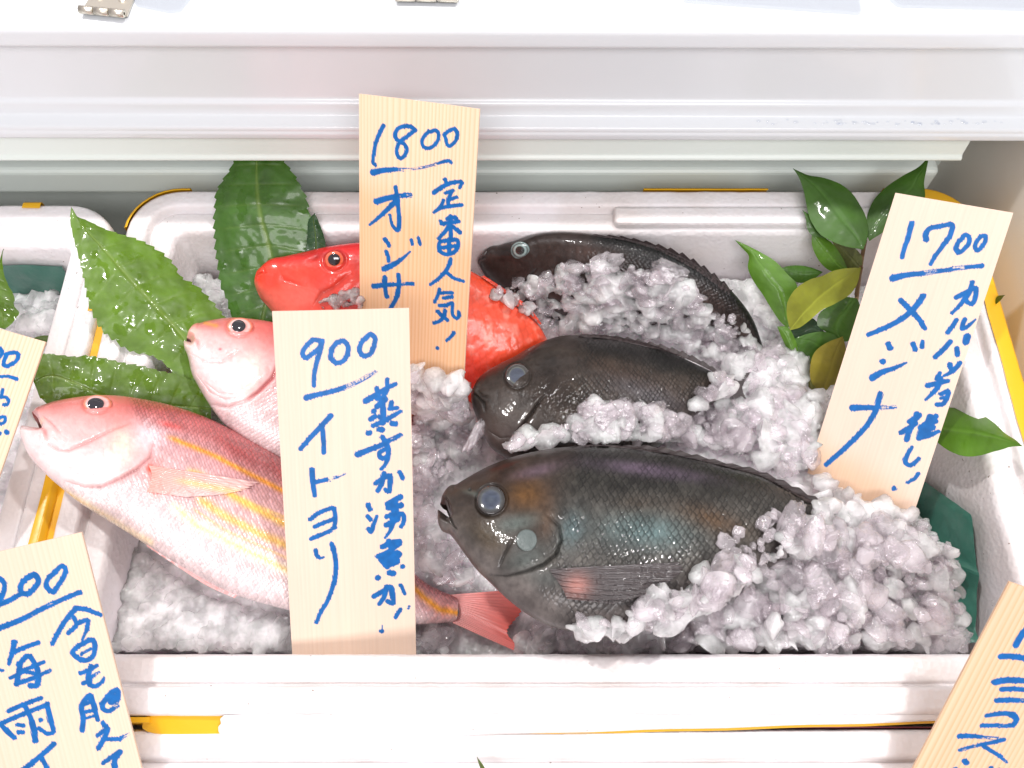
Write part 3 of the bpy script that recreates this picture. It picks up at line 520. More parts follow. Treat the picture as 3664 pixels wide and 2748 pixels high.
def make_fish(name, label, group, plane, st, thick, Ns, Nt, paint, mat, wedge=None, belly=.6, pw=(2.3, .56)):
    T = np.array([s[0] for s in st], float); B = np.array([s[1] for s in st], float); M = (T + B) / 2
    d = np.r_[0, np.cumsum(np.linalg.norm(np.diff(M, axis=0), axis=1))]; q = d[-1] * np.linspace(0, 1, Ns) ** 1.08
    Ti = np.stack([spl(d, T[:, k], q) for k in (0, 1)], 1); Bi = np.stack([spl(d, B[:, k], q) for k in (0, 1)], 1)
    w = np.maximum(spl(d, np.array(thick, float), q), .0004); t = -np.cos(np.linspace(0, math.pi, Nt))
    c = (Ti + Bi) / 2; hv = (Ti - Bi) / 2; px = (c[:, None] + t[None, :, None] * hv[:, None]).reshape(-1, 2)
    P = plane.hit(px); dep = ((P - CAM) @ FW).mean() / FPX
    f = Fish(); f.px = px; f.t = np.tile(t, Ns); f.s = np.repeat(q / d[-1], Nt); f.X = np.repeat(q, Nt) * dep; f.Y = (t[None] * np.linalg.norm(hv, axis=1)[:, None]).ravel() * dep; f.dep = dep
    f.w = np.repeat(w, Nt); prof = (1 - np.abs(f.t) ** pw[0]).clip(0) ** pw[1]
    f.h = f.w * prof; f.edge = np.clip(prof / .55, 0, 1)
    col, rough = paint(f)
    if wedge is not None:
        dw, _, _ = seg_dist(px, list(wedge) + [wedge[0]]); ins = in_poly(px, wedge); f.h = f.h * np.where(ins, 0, sstep(0, 26, dw) ** .5)
    else: ins = np.zeros(len(px), bool)
    d0 = CAM - P[len(P) // 2]; d0 /= np.linalg.norm(d0); f.dir = d0 / (d0 @ plane.n)      # the fish lies rolled towards the front
    top = P + f.dir * f.h[:, None]; bot = P - plane.n * (f.w * prof * belly)[:, None]
    F = gridf(Ns, Nt); F = F[~ins[F].any(1)]; V = np.r_[top, bot]; C = np.c_[np.r_[col, col], np.r_[rough, rough]]
    root = empty(name, label, 'fish', P[len(P) // 2] - plane.n * .02, group)
    # which way round the faces must run to look out along +n
    a, b, cc = top[F[len(F) // 3][:3]]; fl = np.cross(b - a, cc - a) @ plane.n < 0
    Fu = F[:, ::-1] if fl else F; body = mesh_np('body', V, np.r_[Fu, Fu[:, ::-1] + len(top)], mat, root, C)
    f.root, f.plane, f.top, f.Ns, f.Nt, f.body = root, plane, top, Ns, Nt, body
    si = np.unique(np.r_[np.arange(0, Ns, 6), Ns - 1]); ti = np.unique(np.r_[np.arange(0, Nt, 6), Nt - 1]); g = top.reshape(Ns, Nt, 3)[np.ix_(si, ti)].reshape(-1, 3)
    SURF.append((g, gridf(len(si), len(ti)))); f.cpx = px.reshape(Ns, Nt, 2)[np.ix_(si, ti)].reshape(-1, 2); f.ch = f.h.reshape(Ns, Nt)[np.ix_(si, ti)].ravel()
    return f
def surf_h(f, px):
    px = np.atleast_2d(np.asarray(px, float)); out = np.zeros(len(px))
    for k in range(0, len(px), 400):
        d = ((px[k:k + 400, None] - f.cpx[None]) ** 2).sum(2); i = d.argmin(1); out[k:k + 400] = np.where(d[np.arange(len(i)), i] < 900, f.ch[i], 0)
    return out
def eye(f, c, rx, ry, ang, bulge, rings, pupil=None, lift=-.0006):
    """eyeball dome at pixel c; rings: (radius fraction, colour); pupil: (dx, dy, rx, ry, colour)"""
    ca, sa = math.cos(ang), math.sin(ang); nr, na = 22, 56; r = np.linspace(0, 1, nr); a = np.linspace(0, 2 * math.pi, na)
    R, A = np.meshgrid(r, a, indexing='ij'); ex = R * np.cos(A); ey = R * np.sin(A)
    px = np.stack([c[0] + rx * (ex * ca - ey * sa), c[1] + ry * (ex * sa + ey * ca)], -1).reshape(-1, 2)
    h0 = surf_h(f, [c])[0] + lift; R = R.ravel(); P = f.plane.hit(px) + f.dir * (h0 + bulge * np.sqrt(np.clip(1 - R ** 2, 0, 1)) - .004 * (R > .985))[:, None]
    rr = np.array([q[0] for q in rings]); cc = np.array([q[1] for q in rings], float); col = np.stack([np.interp(R, rr, cc[:, k]) for k in range(3)], 1)
    col *= (1 + .7 * (fbm(px[:, 0] / 14, px[:, 1] / 8, 77) - .5))[:, None]
    e = mesh_np('eye', P, gridf(nr, na, 0, True), M_EYE, f.root, np.c_[col, np.full(len(col), .12)])
    if pupil:
        dx, dy, prx, pry, pc = pupil; R, A = np.meshgrid(np.linspace(0, 1, 10), np.linspace(0, 2 * math.pi, 40), indexing='ij'); q = np.stack([c[0] + dx + prx * R * np.cos(A), c[1] + dy + pry * R * np.sin(A)], -1).reshape(-1, 2)
        rn = np.clip(np.hypot((q[:, 0] - c[0]) / rx, (q[:, 1] - c[1]) / ry), 0, 1)
        P = f.plane.hit(q) + f.dir * (h0 + bulge * np.sqrt(1 - rn ** 2) + .00025 * np.sqrt(np.clip(1 - R.ravel() ** 2, 0, 1)) + .00012)[:, None]
        mesh_np('pupil', P, gridf(10, 40, 0, True), M_EYE, e, np.c_[np.tile(pc, (len(P), 1)), np.full(len(P), .08)])
def fin(f, name, base, tip, nr, nl, rays, colf, lift=(.0008, .002), amp=.00035, jag=0, follow=True, z0=0, mat=None):
    b = resample(base, nr); tp = resample(tip, nr); r = np.linspace(0, 1, nr); l = np.linspace(0, 1, nl)
    if jag: tp = b + (tp - b) * (1 - jag * np.abs(((r * rays) % 1) - .0)[:, None])
    px = (b[:, None] + (tp - b)[:, None] * l[None, :, None]).reshape(-1, 2); RR = np.repeat(r, nl); LL = np.tile(l, nr)
    h = (surf_h(f, px) if follow else 0) + z0 + lift[0] + (lift[1] - lift[0]) * LL + amp * np.sin(RR * rays * 2 * math.pi)
    P = f.plane.hit(px) + f.dir * h[:, None]; c, rg = colf(RR, LL, px); F = gridf(nr, nl)
    return mesh_np(name, P, F, mat or M_FIN, f.root, np.c_[c, rg])
def bump_line(f, poly, width, depth, step=0):
    d, par, side = seg_dist(f.px, poly); g = np.exp(-(d / width) ** 2) * np.sin(np.clip(par, .02, .98) * math.pi) ** .4
    f.h += -depth * g + step * side * np.exp(-(d / (width * 3)) ** 2) * np.sin(np.clip(par, .02, .98) * math.pi) ** .5; return g
def blob(f, c, rx, ry=None, ang=0):
    ry = ry or rx; x = f.px[:, 0] - c[0]; y = f.px[:, 1] - c[1]; ca, sa = math.cos(ang), math.sin(ang)
    return np.exp(-(((x * ca + y * sa) / rx) ** 2 + ((-x * sa + y * ca) / ry) ** 2))
# ---- dark fish (front, middle, back)
ZD = lambda pts: Zm(1500, 1500, .4702, pts); ZE = lambda pts: Zm(2300, 1550, .4702, pts); ZG = lambda pts: Zm(1600, 1100, .4702, pts); ZB = lambda pts: Zm(1600, 750, .4702, pts); ZP = lambda pts: Zm(50, 1350, .4702, pts); ZR = lambda pts: Zm(600, 800, .4702, pts)
def dark_paint(sx, sy, s_head, head_c, back_c, flank_c, belly_c, teal, gold, extra, seed, tvar=1.0, ink=.75):
    def paint(f):
        e, hg, rid = scales(f.X + .005 * (vn(f.X * 24, f.Y * 24, seed) - .5), f.Y * (1 + .25 * f.s) + .004 * (vn(f.X * 20, f.Y * 20, seed + 40) - .5), sx, sy)
        body = sstep(s_head - .05, s_head + .03, f.s + .05 * (fbm(f.px[:, 0] / 90, f.px[:, 1] / 90, seed) - .5) - .04 * np.abs(f.t))
        rim = sstep(.72, .98, e); tt = f.t
        n1 = fbm(f.px[:, 0] / 70, f.px[:, 1] / 60, seed + 1, 5); n2 = fbm(f.px[:, 0] / 14, f.px[:, 1] / 14, seed + 2, 4); n3 = fbm(f.px[:, 0] / 200, f.px[:, 1] / 130, seed + 3, 3)
        tv = tt + .35 * (n3 - .5)
        c = mix(belly_c, flank_c, sstep(-.85, -.15, tv)); c = mix(c, back_c, sstep(.1, .75, tv))
        c = mix(c, np.array(head_c) * 1.0, (1 - body) * .8 * sstep(-.9, .0, tt) + 0 * body)
        c = c * (.28 + 1.42 * n1)[:, None] * (.65 + .7 * n2)[:, None]
        c = c * (1 + body * .55 * (rid - .5))[:, None]
        for cc, rx, ry, ang, col, a in gold + teal: c = mix(c, np.array(col)[None] * (.55 + .9 * n2)[:, None], np.clip(.85 * a * blob(f, cc, rx, ry, ang) * (.5 + n1), 0, 1))
        brk = sstep(.30, .62, fbm(f.px[:, 0] / 42, f.px[:, 1] / 42, seed + 21, 3)); c = c * (1 - ink * body * rim * f.edge * (.35 + .75 * brk))[:, None]
        f.h += f.edge * (body * ((.00034 * hg - .00026 * rim) * (.4 + .8 * brk) + .00030 * (rid - .5)) + (1 - body) * .00022 * (n2 - .5) + .0010 * (n3 - .5))
        rough = .30 + .16 * n2 + .12 * body * rim
        c, rough = extra(f, c, rough, n2)
        return np.clip(c * tvar, .003, 1), rough
    return paint
def front_extra(f, c, rough, n2):
    for poly, w, dp, stp in ((ZD([(1010, 790), (1085, 860), (1100, 960), (1060, 1060), (970, 1130), (840, 1178), (700, 1205), (560, 1195)]), 5, .0016, .0007), (ZD([(740, 960), (690, 1040), (640, 1140)]), 5, .0010, .0003),
                             (ZD([(235, 700), (262, 770), (290, 830), (318, 862)]), 4, .0016, .0004), (ZD([(150, 745), (215, 770), (275, 825)]), 4, .0010, .0002), (ZD([(215, 600), (250, 650), (262, 730)]), 4, .0008, .0003)):
        g = bump_line(f, poly, w, dp, stp); c = c * (1 - .5 * g)[:, None]
    s = blob(f, ZD([(850, 955)])[0], 34); d = np.hypot((f.px[:, 0] - (1500 + .4702 * 850)) / 35, (f.px[:, 1] - (1500 + .4702 * 955)) / 36) + .05 * (n2 - .5)
    m = sstep(1.03, .97, d); c = mix(c, np.array([.19, .235, .225]) * (.8 + .4 * n2)[:, None], m * .92); f.h += .0004 * m; rough = rough * (1 - .2 * m)
    lipm = blob(f, (1572, 1800), 26, 60); c = mix(c, np.array([.10, .055, .045]), lipm * .7)
    nn = blob(f, ZD([(420, 572)])[0], 6); c = c * (1 - .9 * nn)[:, None]; f.h -= .0012 * nn
    br = blob(f, ZD([(450, 600)])[0], 45, 9, .35); c = mix(c, np.array([.2, .23, .2]), br * .5); f.h += .0005 * br
    so = blob(f, ZD([(590, 660)])[0], 62); f.h += .0022 * so; ring = np.exp(-((np.hypot(f.px[:, 0] - 1777, f.px[:, 1] - 1810) - 54) / 7) ** 2); f.h -= .0014 * ring; c = c * (1 - .3 * ring)[:, None]
    pk = blob(f, (1800, 2190), 150, 60, .5); c = mix(c, np.array([.17, .12, .115]), pk * .5)
    return c, rough
df1_st = [((1575, 1802), (1566, 1836)), ((1594, 1763), (1571, 1874)), ((1641, 1730), (1613, 1914)), ((1688, 1702), (1655, 1970)), ((1735, 1676), (1697, 2027)), ((1806, 1646), (1755, 2085)), ((1876, 1625), (1815, 2142)), ((1970, 1606), (1886, 2196)), ((2064, 1597), (1970, 2240)),
          ((2158, 1594), (2090, 2264)), ((2300, 1608), (2240, 2262)), ((2441, 1635), (2400, 2228)), ((2582, 1667), (2560, 2155)), ((2723, 1705), (2710, 2060)), ((2840, 1765), (2840, 1985)), ((2950, 1815), (2950, 1950))]
gold1 = [(ZD([(830, 620)])[0], 70, 60, .4, (.19, .085, .018), .85), (ZD([(560, 900)])[0], 60, 40, .9, (.12, .075, .025), .6), (ZE([(500, 700)])[0], 120, 40, .3, (.15, .07, .02), .7), (ZD([(990, 830)])[0], 35, 60, 0, (.12, .05, .015), .7), (ZD([(1650, 700)])[0], 70, 30, 0, (.1, .06, .03), .4)]
teal1 = [(ZD([(780, 830)])[0], 70, 28, -.2, (.17, .22, .20), .75), (ZD([(1180, 880)])[0], 40, 55, .3, (.15, .24, .25), .8), (ZD([(1700, 900)])[0], 150, 55, .05, (.15, .25, .25), .85), (ZD([(850, 1080)])[0], 80, 40, -.4, (.10, .14, .13), .6), (ZD([(1750, 430)])[0], 190, 24, .12, (.21, .15, .22), .8), (ZD([(900, 440)])[0], 80, 22, -.25, (.22, .15, .20), .6), (ZD([(1000, 1230)])[0], 60, 30, 0, (.16, .19, .18), .5)]
pl1 = Plane((1575, 1820), .006, (2950, 1880), -.004, (2158, 1600), -.004)
df1 = make_fish('dark_fish', 'dark grey-green fish nearest the front rim, whole flank and big clouded eye showing', 'dark fish on the ice', pl1, df1_st, [.0035, .009, .0125, .0155, .018, .0205, .022, .0235, .0245, .025, .0245, .0225, .019, .014, .009, .005], 760, 300,
                dark_paint(.0035, .0029, .30, (.052, .036, .028), (.030, .029, .024), (.10, .094, .082), (.155, .135, .125), teal1, gold1, front_extra, 5, tvar=.58, ink=.55), M_DARKSKIN,
                wedge=ZD([(120, 640), (205, 655), (238, 735), (225, 745), (150, 690), (135, 660)]))
CLOUD = [(0, (.060, .078, .105)), (.35, (.032, .045, .072)), (.58, (.050, .062, .088)), (.68, (.060, .070, .075)), (.72, (.05, .055, .055)), (.9, (.025, .022, .02)), (1, (.012, .01, .01))]
eye(df1, ZD([(590, 662)])[0], 50, 51, 0, .0018, CLOUD)
def darkfin(seed, pink=None):
    def c(R, L, px):
        s = .5 + .5 * np.sin(R * 2 * math.pi * 26); n = fbm(R * 60, L * 4, seed); k = np.array([.040, .030, .030])[None] * (.55 + .7 * s * n + .4 * n)[:, None]
        if pink is not None: k = mix(k, np.array([.40, .17, .14]), np.clip(np.exp(-(((px[:, 0] - pink[0]) / 42) ** 2 + ((px[:, 1] - pink[1]) / 38) ** 2)) * (.4 + .9 * n), 0, 1))
        return k, .3 + .2 * n
    return c
fin(df1, 'pectoral_fin', ZD([(1015, 1166), (1030, 1195), (1060, 1235), (1110, 1310), (1140, 1380)]), ZD([(1960, 1118), (1990, 1165), (1930, 1230), (1760, 1330), (1480, 1420)]), 90, 60, 26, darkfin(3, ZD([(1215, 1285)])[0]), (.0012, .0042), .00028, .04)
fin(df1, 'dorsal_fin', ZD([(1250, 225), (1500, 232), (1750, 262)]) + ZE([(300, 190), (600, 262), (900, 345), (1100, 450), (1240, 540)]), ZD([(1300, 198), (1560, 197), (1830, 206)]) + ZE([(370, 152), (640, 222), (850, 268), (1120, 382), (1425, 542)]), 150, 16, 14, darkfin(6), (.0004, .0008), .00016, .30, True, .0003, M_DARKFIN)
fin(df1, 'tail_fin', [(2930, 1800), (2940, 1880), (2930, 1960)], [(3040, 1770), (3030, 1890), (3040, 1990)], 60, 20, 20, darkfin(8), (-.002, -.022), .0003, .05, False)
def mid_extra(f, c, rough, n2):
    for poly, w, dp, stp in ((ZG([(760, 690), (700, 760), (655, 830), (590, 915), (520, 998)]), 5, .0014, .0006), (ZG([(330, 950), (420, 1005), (520, 1000)]), 6, .0006, .0002), (ZG([(190, 645), (245, 690), (300, 740), (310, 800)]), 5, .0012, .0003), (ZG([(790, 1000), (700, 1050), (560, 1085), (430, 1090)]), 5, .0012, .0005), (ZG([(240, 640), (290, 690), (330, 700)]), 5, .0005, .0002)):
        g = bump_line(f, poly, w, dp, stp); c = c * (1 - .5 * g)[:, None]
    so = blob(f, ZG([(555, 545)])[0], 54); f.h += .0018 * so; ring = np.exp(-((np.hypot(f.px[:, 0] - 1861, f.px[:, 1] - 1356) - 46) / 6) ** 2); f.h -= .0010 * ring; c = c * (1 - .3 * ring)[:, None]
    wet = np.clip(blob(f, ZG([(880, 720)])[0], 130, 70, .5) * 1.2, 0, 1); f.h += wet * .0006 * (fbm(f.px[:, 0] / 9, f.px[:, 1] / 9, 91, 2) - .5); rough = rough * (1 - .75 * wet)
    lw = blob(f, ZG([(400, 1000)])[0], 120, 60); c = mix(c, np.array([.135, .10, .09]), lw * .6)
    return c, rough
df2_st = [((1690, 1395), (1688, 1425)), ((1708, 1363), (1691, 1450)), ((1741, 1330), (1708, 1500)), ((1788, 1302), (1727, 1547)), ((1835, 1279), (1755, 1598)), ((1891, 1246), (1800, 1632)), ((1948, 1220), (1870, 1665)), ((2004, 1203), (1960, 1690)), ((2070, 1198), (2060, 1700)), ((2155, 1200), (2160, 1690)), ((2250, 1215), (2270, 1650)), ((2350, 1243), (2380, 1580)), ((2440, 1280), (2470, 1500)), ((2520, 1318), (2540, 1450)), ((2596, 1352), (2604, 1412))]
pl2 = Plane((1690, 1420), -.024, (2595, 1385), -.032, (2070, 1200), -.026)
df2 = make_fish('dark_fish', 'dark brown-grey fish between the other two dark fish, its back edge iced', 'dark fish on the ice', pl2, df2_st, [.004, .0095, .013, .0155, .0175, .0195, .021, .0215, .022, .0215, .020, .017, .0135, .010, .0055], 620, 270,
                dark_paint(.0030, .0023, .40, (.060, .046, .038), (.018, .017, .015), (.075, .056, .042), (.10, .078, .068), [(ZG([(1500, 680)])[0], 150, 50, .35, (.12, .115, .13), .7), (ZG([(1250, 260)])[0], 110, 24, .1, (.10, .09, .09), .6)], [(ZG([(1350, 540)])[0], 150, 40, .35, (.12, .062, .028), .6)], mid_extra, 15, tvar=.5, ink=.6), M_DARKSKIN)
eye(df2, ZG([(555, 547)])[0], 43, 43, 0, .0016, [(0, (.055, .07, .095)), (.45, (.045, .055, .08)), (.60, (.055, .068, .085)), (.66, (.11, .12, .10)), (.72, (.03, .03, .03)), (.9, (.06, .055, .05)), (1, (.012, .01, .01))])
fin(df2, 'dorsal_fin', ZG([(1000, 235), (1250, 262), (1500, 312), (1750, 372), (1950, 452), (2060, 520)]), ZG([(1020, 205), (1200, 207), (1560, 262), (1760, 318), (1960, 414), (2085, 492)]), 110, 14, 13, darkfin(12), (.0003, .0006), .00016, .30, True, .0003, M_DARKFIN)
fin(df2, 'tail_fin', [(2590, 1350), (2600, 1380), (2600, 1412)], [(2690, 1330), (2660, 1390), (2690, 1450)], 40, 14, 16, darkfin(13), (0, -.002), .0003, .05, False)
def back_extra(f, c, rough, n2):
    for poly, w, dp in ((ZB([(690, 470), (630, 540), (560, 610)]), 5, .0012), (ZB([(250, 400), (300, 380), (330, 300)]), 6, .0012)):
        g = bump_line(f, poly, w, dp, .0004); c = c * (1 - .6 * g)[:, None]
    lip = blob(f, ZB([(275, 370)])[0], 16, 26, .5); c = mix(c, np.array([.13, .10, .10]), lip * .8); f.h += .0016 * lip
    dk = blob(f, ZB([(300, 300)])[0], 24, 16); c = c * (1 - .7 * dk)[:, None]
    so = blob(f, ZB([(575, 330)])[0], 46); f.h += .0014 * so
    return c, rough
df3_st = [((1715, 925), (1712, 945)), ((1745, 890), (1722, 965)), ((1790, 877), (1745, 1000)), ((1845, 862), (1790, 1045)), ((1915, 838), (1850, 1090)), ((1985, 830), (1930, 1135)), ((2060, 832), (2020, 1165)), ((2150, 842), (2110, 1190)), ((2260, 862), (2220, 1205)), ((2370, 895), (2320, 1200)), ((2470, 940), (2400, 1190)), ((2570, 1000), (2480, 1190)), ((2635, 1060), (2550, 1195)), ((2695, 1145), (2610, 1225)), ((2728, 1235), (2665, 1262))]
pl3 = Plane((1715, 935), -.034, (2700, 1190), -.034, (2060, 832), -.0005)
df3 = make_fish('dark_fish', 'dark fish farthest back, half buried in ice against the wall, clear ringed eye', 'dark fish on the ice', pl3, df3_st, [.0035, .008, .0105, .0125, .0145, .016, .017, .0175, .0175, .017, .015, .013, .0105, .008, .005], 520, 210,
                dark_paint(.0030, .0023, .36, (.050, .034, .030), (.012, .013, .013), (.075, .050, .042), (.10, .08, .08), [(ZB([(1100, 800)])[0], 120, 50, .2, (.14, .12, .12), .6)], [(ZB([(1050, 340)])[0], 130, 30, .1, (.10, .05, .035), .6)], back_extra, 25, tvar=.52, ink=.6), M_DARKSKIN)
eye(df3, ZB([(575, 330)])[0], 35, 33, 0, .0026, [(0, (.012, .016, .016)), (.42, (.02, .025, .025)), (.50, (.30, .40, .38)), (.62, (.22, .31, .30)), (.72, (.05, .06, .06)), (.88, (.20, .28, .27)), (1, (.02, .02, .018))])
fin(df3, 'dorsal_fin', ZB([(1100, 215), (1300, 235), (1500, 285), (1750, 395), (1950, 520), (2120, 660)]), ZB([(1120, 185), (1330, 200), (1530, 240), (1790, 325), (2000, 455), (2180, 605)]), 110, 12, 12, darkfin(18), (0, .0006), .00016, .30, True, .0001, M_DARKFIN)
fin(df3, 'tail_fin', [(2728, 1235), (2700, 1250), (2665, 1262)], [(2800, 1330), (2750, 1350), (2690, 1370)], 40, 12, 14, darkfin(19), (0, -.002), .0003, .05, False)

# ---- red fish
def red_paint(f):
    n1 = fbm(f.px[:, 0] / 80, f.px[:, 1] / 60, 31, 5); n2 = fbm(f.px[:, 0] / 16, f.px[:, 1] / 16, 32, 4); n3 = fbm(f.px[:, 0] / 34, f.px[:, 1] / 34, 33, 3)
    e, hg, rid = scales(f.X, f.Y, .0062, .0044); body = sstep(.42, .5, f.s); rim = sstep(.8, 1, e)
    c = mix((.80, .16, .11), (.78, .045, .022), sstep(-.75, -.2, f.t)); c = mix(c, (.52, .012, .016), sstep(.35, .95, f.t)); c = mix(c, np.array((.86, .085, .018)), body * sstep(-.2, .4, f.t) * .7)
    c = mix(c, (.82, .20, .15), blob(f, ZR([(1000, 590)])[0], 110, 45) * .6); c = mix(c, (.85, .3, .22), np.clip((n3 - .62) * 5, 0, 1) * body * .6)
    c = c * (.78 + .44 * n1)[:, None] * (.88 + .24 * n2)[:, None] * (1 - .14 * body * rim)[:, None]
    f.h += f.edge * (body * (.00014 * hg - .00008 * rim) + .0004 * (n3 - .5) + .0009 * (n1 - .5)); rough = .30 + .2 * n2
    for poly, w, dp, stp in ((ZR([(680, 395), (760, 400), (745, 340)]), 4, .001, .0002), (ZR([(690, 520), (740, 600), (790, 650)]), 6, .0008, .0004), (ZR([(1130, 660), (1190, 560), (1260, 530), (1400, 420)]), 8, .0012, .0005), (ZR([(880, 420), (900, 460), (1050, 510)]), 10, .0007, .0003), (ZR([(1180, 260), (1080, 310)]), 10, .0006, 0)):
        g = bump_line(f, poly, w, dp, stp); c = c * (1 - .25 * g)[:, None]
    g = bump_line(f, ZB([(430, 690), (560, 780), (715, 895)]), 5, .0022, .0008); c = mix(c, (.06, .012, .02), g * .9)
    so = blob(f, ZR([(1280, 312)])[0], 40); f.h += .0018 * so; ring = np.exp(-((np.hypot(f.px[:, 0] - 1202, f.px[:, 1] - 946) - 41) / 7) ** 2); f.h -= .0009 * ring; c = c * (1 - .2 * ring)[:, None]
    return np.clip(c, 0, 1), rough
red_st = [((925, 965), (912, 1020)), ((957, 936), (925, 1055)), ((1023, 917), (960, 1100)), ((1094, 901), (1010, 1160)), ((1164, 885), (1070, 1225)), ((1286, 869), (1160, 1310)), ((1420, 878), (1270, 1400)), ((1560, 915), (1390, 1480)), ((1685, 971), (1510, 1550)), ((1812, 1051), (1640, 1610)), ((1900, 1125), (1750, 1650)), ((1960, 1220), (1830, 1670)), ((2000, 1330), (1900, 1690)), ((2020, 1450), (1960, 1700))]
plr = Plane((915, 990), -.014, (1990, 1450), -.072, (1685, 971), -.012)
red = make_fish('red_fish', 'bright red fish, head beside the upright leaf, body behind the 1800 board', None, plr, red_st, [.006, .0105, .013, .015, .017, .0195, .021, .0215, .021, .019, .0175, .015, .012, .009], 460, 200, red_paint, M_REDSKIN)
eye(red, ZR([(1280, 312)])[0], 35, 34, 0, .0028, [(0, (.02, .018, .02)), (.6, (.03, .01, .01)), (.64, (.75, .13, .05)), (.8, (.85, .16, .08)), (1, (.6, .03, .02))], (0, 0, 20, 20, (.010, .010, .013)))
def redfin(R, L, px):
    n = fbm(R * 40, L * 5, 3); return np.array([.85, .14, .09])[None] * (.7 + .5 * n)[:, None], .3 + .1 * n
fin(red, 'dorsal_fin', ZB([(250, 520), (420, 640), (560, 740), (705, 880)]), ZB([(275, 510), (450, 625), (600, 735), (712, 868)]), 80, 10, 12, redfin, (.0006, .0026), .0003, 0, True, .0016)

# ---- the two pink fish
def pink_paint(cfg):
    def paint(f):
        e, hg, rid = scales(f.X + .0015 * (vn(f.X * 40, f.Y * 40, 2) - .5), f.Y, .0026, .0019)
        n1 = fbm(f.px[:, 0] / 70, f.px[:, 1] / 60, 41, 5); n2 = fbm(f.px[:, 0] / 13, f.px[:, 1] / 13, 42, 4); n3 = fbm(f.px[:, 0] / 120, f.px[:, 1] / 90, 43, 3)
        dg, par, sd = seg_dist(f.px, cfg['head_edge']); body = sstep(-16, 16, -sd * dg * cfg.get('sgn', 1)); soft = sstep(-70, 50, -sd * dg + 50 * (n2 - .5)); rim = sstep(.7, .97, e)
        t = f.t + .22 * (n3 - .5)
        c = mix((.74, .60, .60), (.68, .43, .43), sstep(-.75, -.1, t)); c = mix(c, (.60, .31, .32), sstep(.05, .5, t)); c = mix(c, (.50, .10, .10), sstep(.45, .85, t))
        hc = mix((.76, .57, .56), (.74, .40, .385), sstep(-.55, .15, t)); hc = mix(hc, (.63, .17, .15), sstep(.25, .85, t)); c = mix(hc, c, soft)
        for cc, rx, ry, ang, col, a in cfg['blobs']: c = mix(c, col, np.clip(a * blob(f, cc, rx, ry, ang) * (.45 + 1.1 * n2), 0, 1))
        for poly, w, col, a in cfg['stripes']:
            d, p, _ = seg_dist(f.px, poly); c = mix(c, col, a * np.exp(-(d / (w * (1.05 + .7 * n2))) ** 2) * sstep(0, .12, p))
        c = c * (.86 + .28 * n1)[:, None] * (.90 + .2 * n2)[:, None]
        lo = sstep(.3, .8, f.t); c = c * (1 - body * rim * (.16 + .22 * lo))[:, None] * (1 + body * .30 * (rid - .5))[:, None]
        f.h += f.edge * (body * (.00045 * hg - .0003 * rim + .00035 * (rid - .5)) + (1 - body) * .0004 * (n2 - .5) + .0010 * (n3 - .5))
        rough = .30 + .12 * n2 - .08 * body
        for poly, w, dp, stp, dk in cfg['lines']:
            g = bump_line(f, poly, w, dp, stp); c = mix(c, np.array([.45, .08, .08]), g * dk)
        ex, ey, er = cfg['eye']; f.h += .002 * blob(f, (ex, ey), er * 1.15); ring = np.exp(-((np.hypot(f.px[:, 0] - ex, (f.px[:, 1] - ey) * 1.3) - er) / 7) ** 2); f.h -= .0009 * ring; c = mix(c, (.55, .12, .10), ring * .35)
        return np.clip(c, 0, 1), rough
    return paint
YL = (.90, .56, .10); YO = (.88, .36, .03); PALE = (.93, .86, .62)
cfg1 = dict(head_edge=ZP([(880, 130), (930, 300), (1060, 480), (1090, 620), (1000, 720), (850, 800), (700, 858), (560, 855), (450, 820), (330, 800)]), sgn=1, eye=(50 + .4702 * 660, 1350 + .4702 * 238, 50),
            stripes=[(ZP([(1150, 480), (1320, 550), (1500, 622), (1800, 775), (2060, 905), (2300, 1040)]), 7, YO, .95), (ZP([(1300, 735), (1480, 820), (1750, 985), (2070, 1150), (2300, 1280)]), 10, YL, .9), (ZP([(1370, 925), (1600, 1080), (1850, 1205), (2080, 1305)]), 11, YL, .8), (ZP([(1190, 975), (1400, 1150), (1700, 1295), (2090, 1490)]), 12, PALE, .85), (ZP([(1200, 975), (1400, 1150), (1700, 1300), (2090, 1485)]), 6, YL, .5), (ZP([(1400, 800), (1600, 900), (1850, 1010), (2080, 1100)]), 4, YL, .5), (ZP([(1350, 1010), (1600, 1180), (2080, 1395)]), 4, YL, .45), (ZP([(360, 850), (600, 1000), (900, 1185), (1050, 1265)]), 9, (.92, .72, .40), .7), ([(1440, 2075), (1500, 2135), (1560, 2180), (1640, 2195)], 9, YO, .95)],
            blobs=[(ZP([(1110, 820)])[0], 26, 48, .1, (.80, .16, .09), .9), (ZP([(1060, 735)])[0], 14, 18, 0, (.72, .08, .04), .9), (ZP([(840, 590)])[0], 40, 60, .3, (.90, .74, .48), .5), (ZP([(1180, 400)])[0], 45, 12, .25, (.80, .06, .05), .8), (ZP([(215, 360)])[0], 16, 10, 0, (.9, .42, .1), .7), ((1580, 2180), 70, 60, 0, (.82, .30, .28), .7), (ZP([(700, 700)])[0], 90, 50, -.3, (.86, .74, .74), .6), (ZP([(1050, 480)])[0], 60, 50, .5, (.84, .72, .76), .6)],
            lines=[(ZP([(300, 540), (380, 585), (460, 592), (600, 535), (800, 440), (905, 395)]), 7, .0010, .0006, .35), (ZP([(1080, 560), (1060, 650), (960, 735), (850, 795), (700, 855), (560, 850), (450, 815)]), 7, .0014, .0009, .25), (ZP([(260, 330), (330, 390), (380, 450)]), 6, .0006, .0003, .2), (ZP([(215, 385), (270, 440), (290, 500)]), 6, .0010, .0004, .3), (ZP([(420, 700), (520, 760), (640, 770), (760, 720)]), 6, .0005, .0003, .1)])
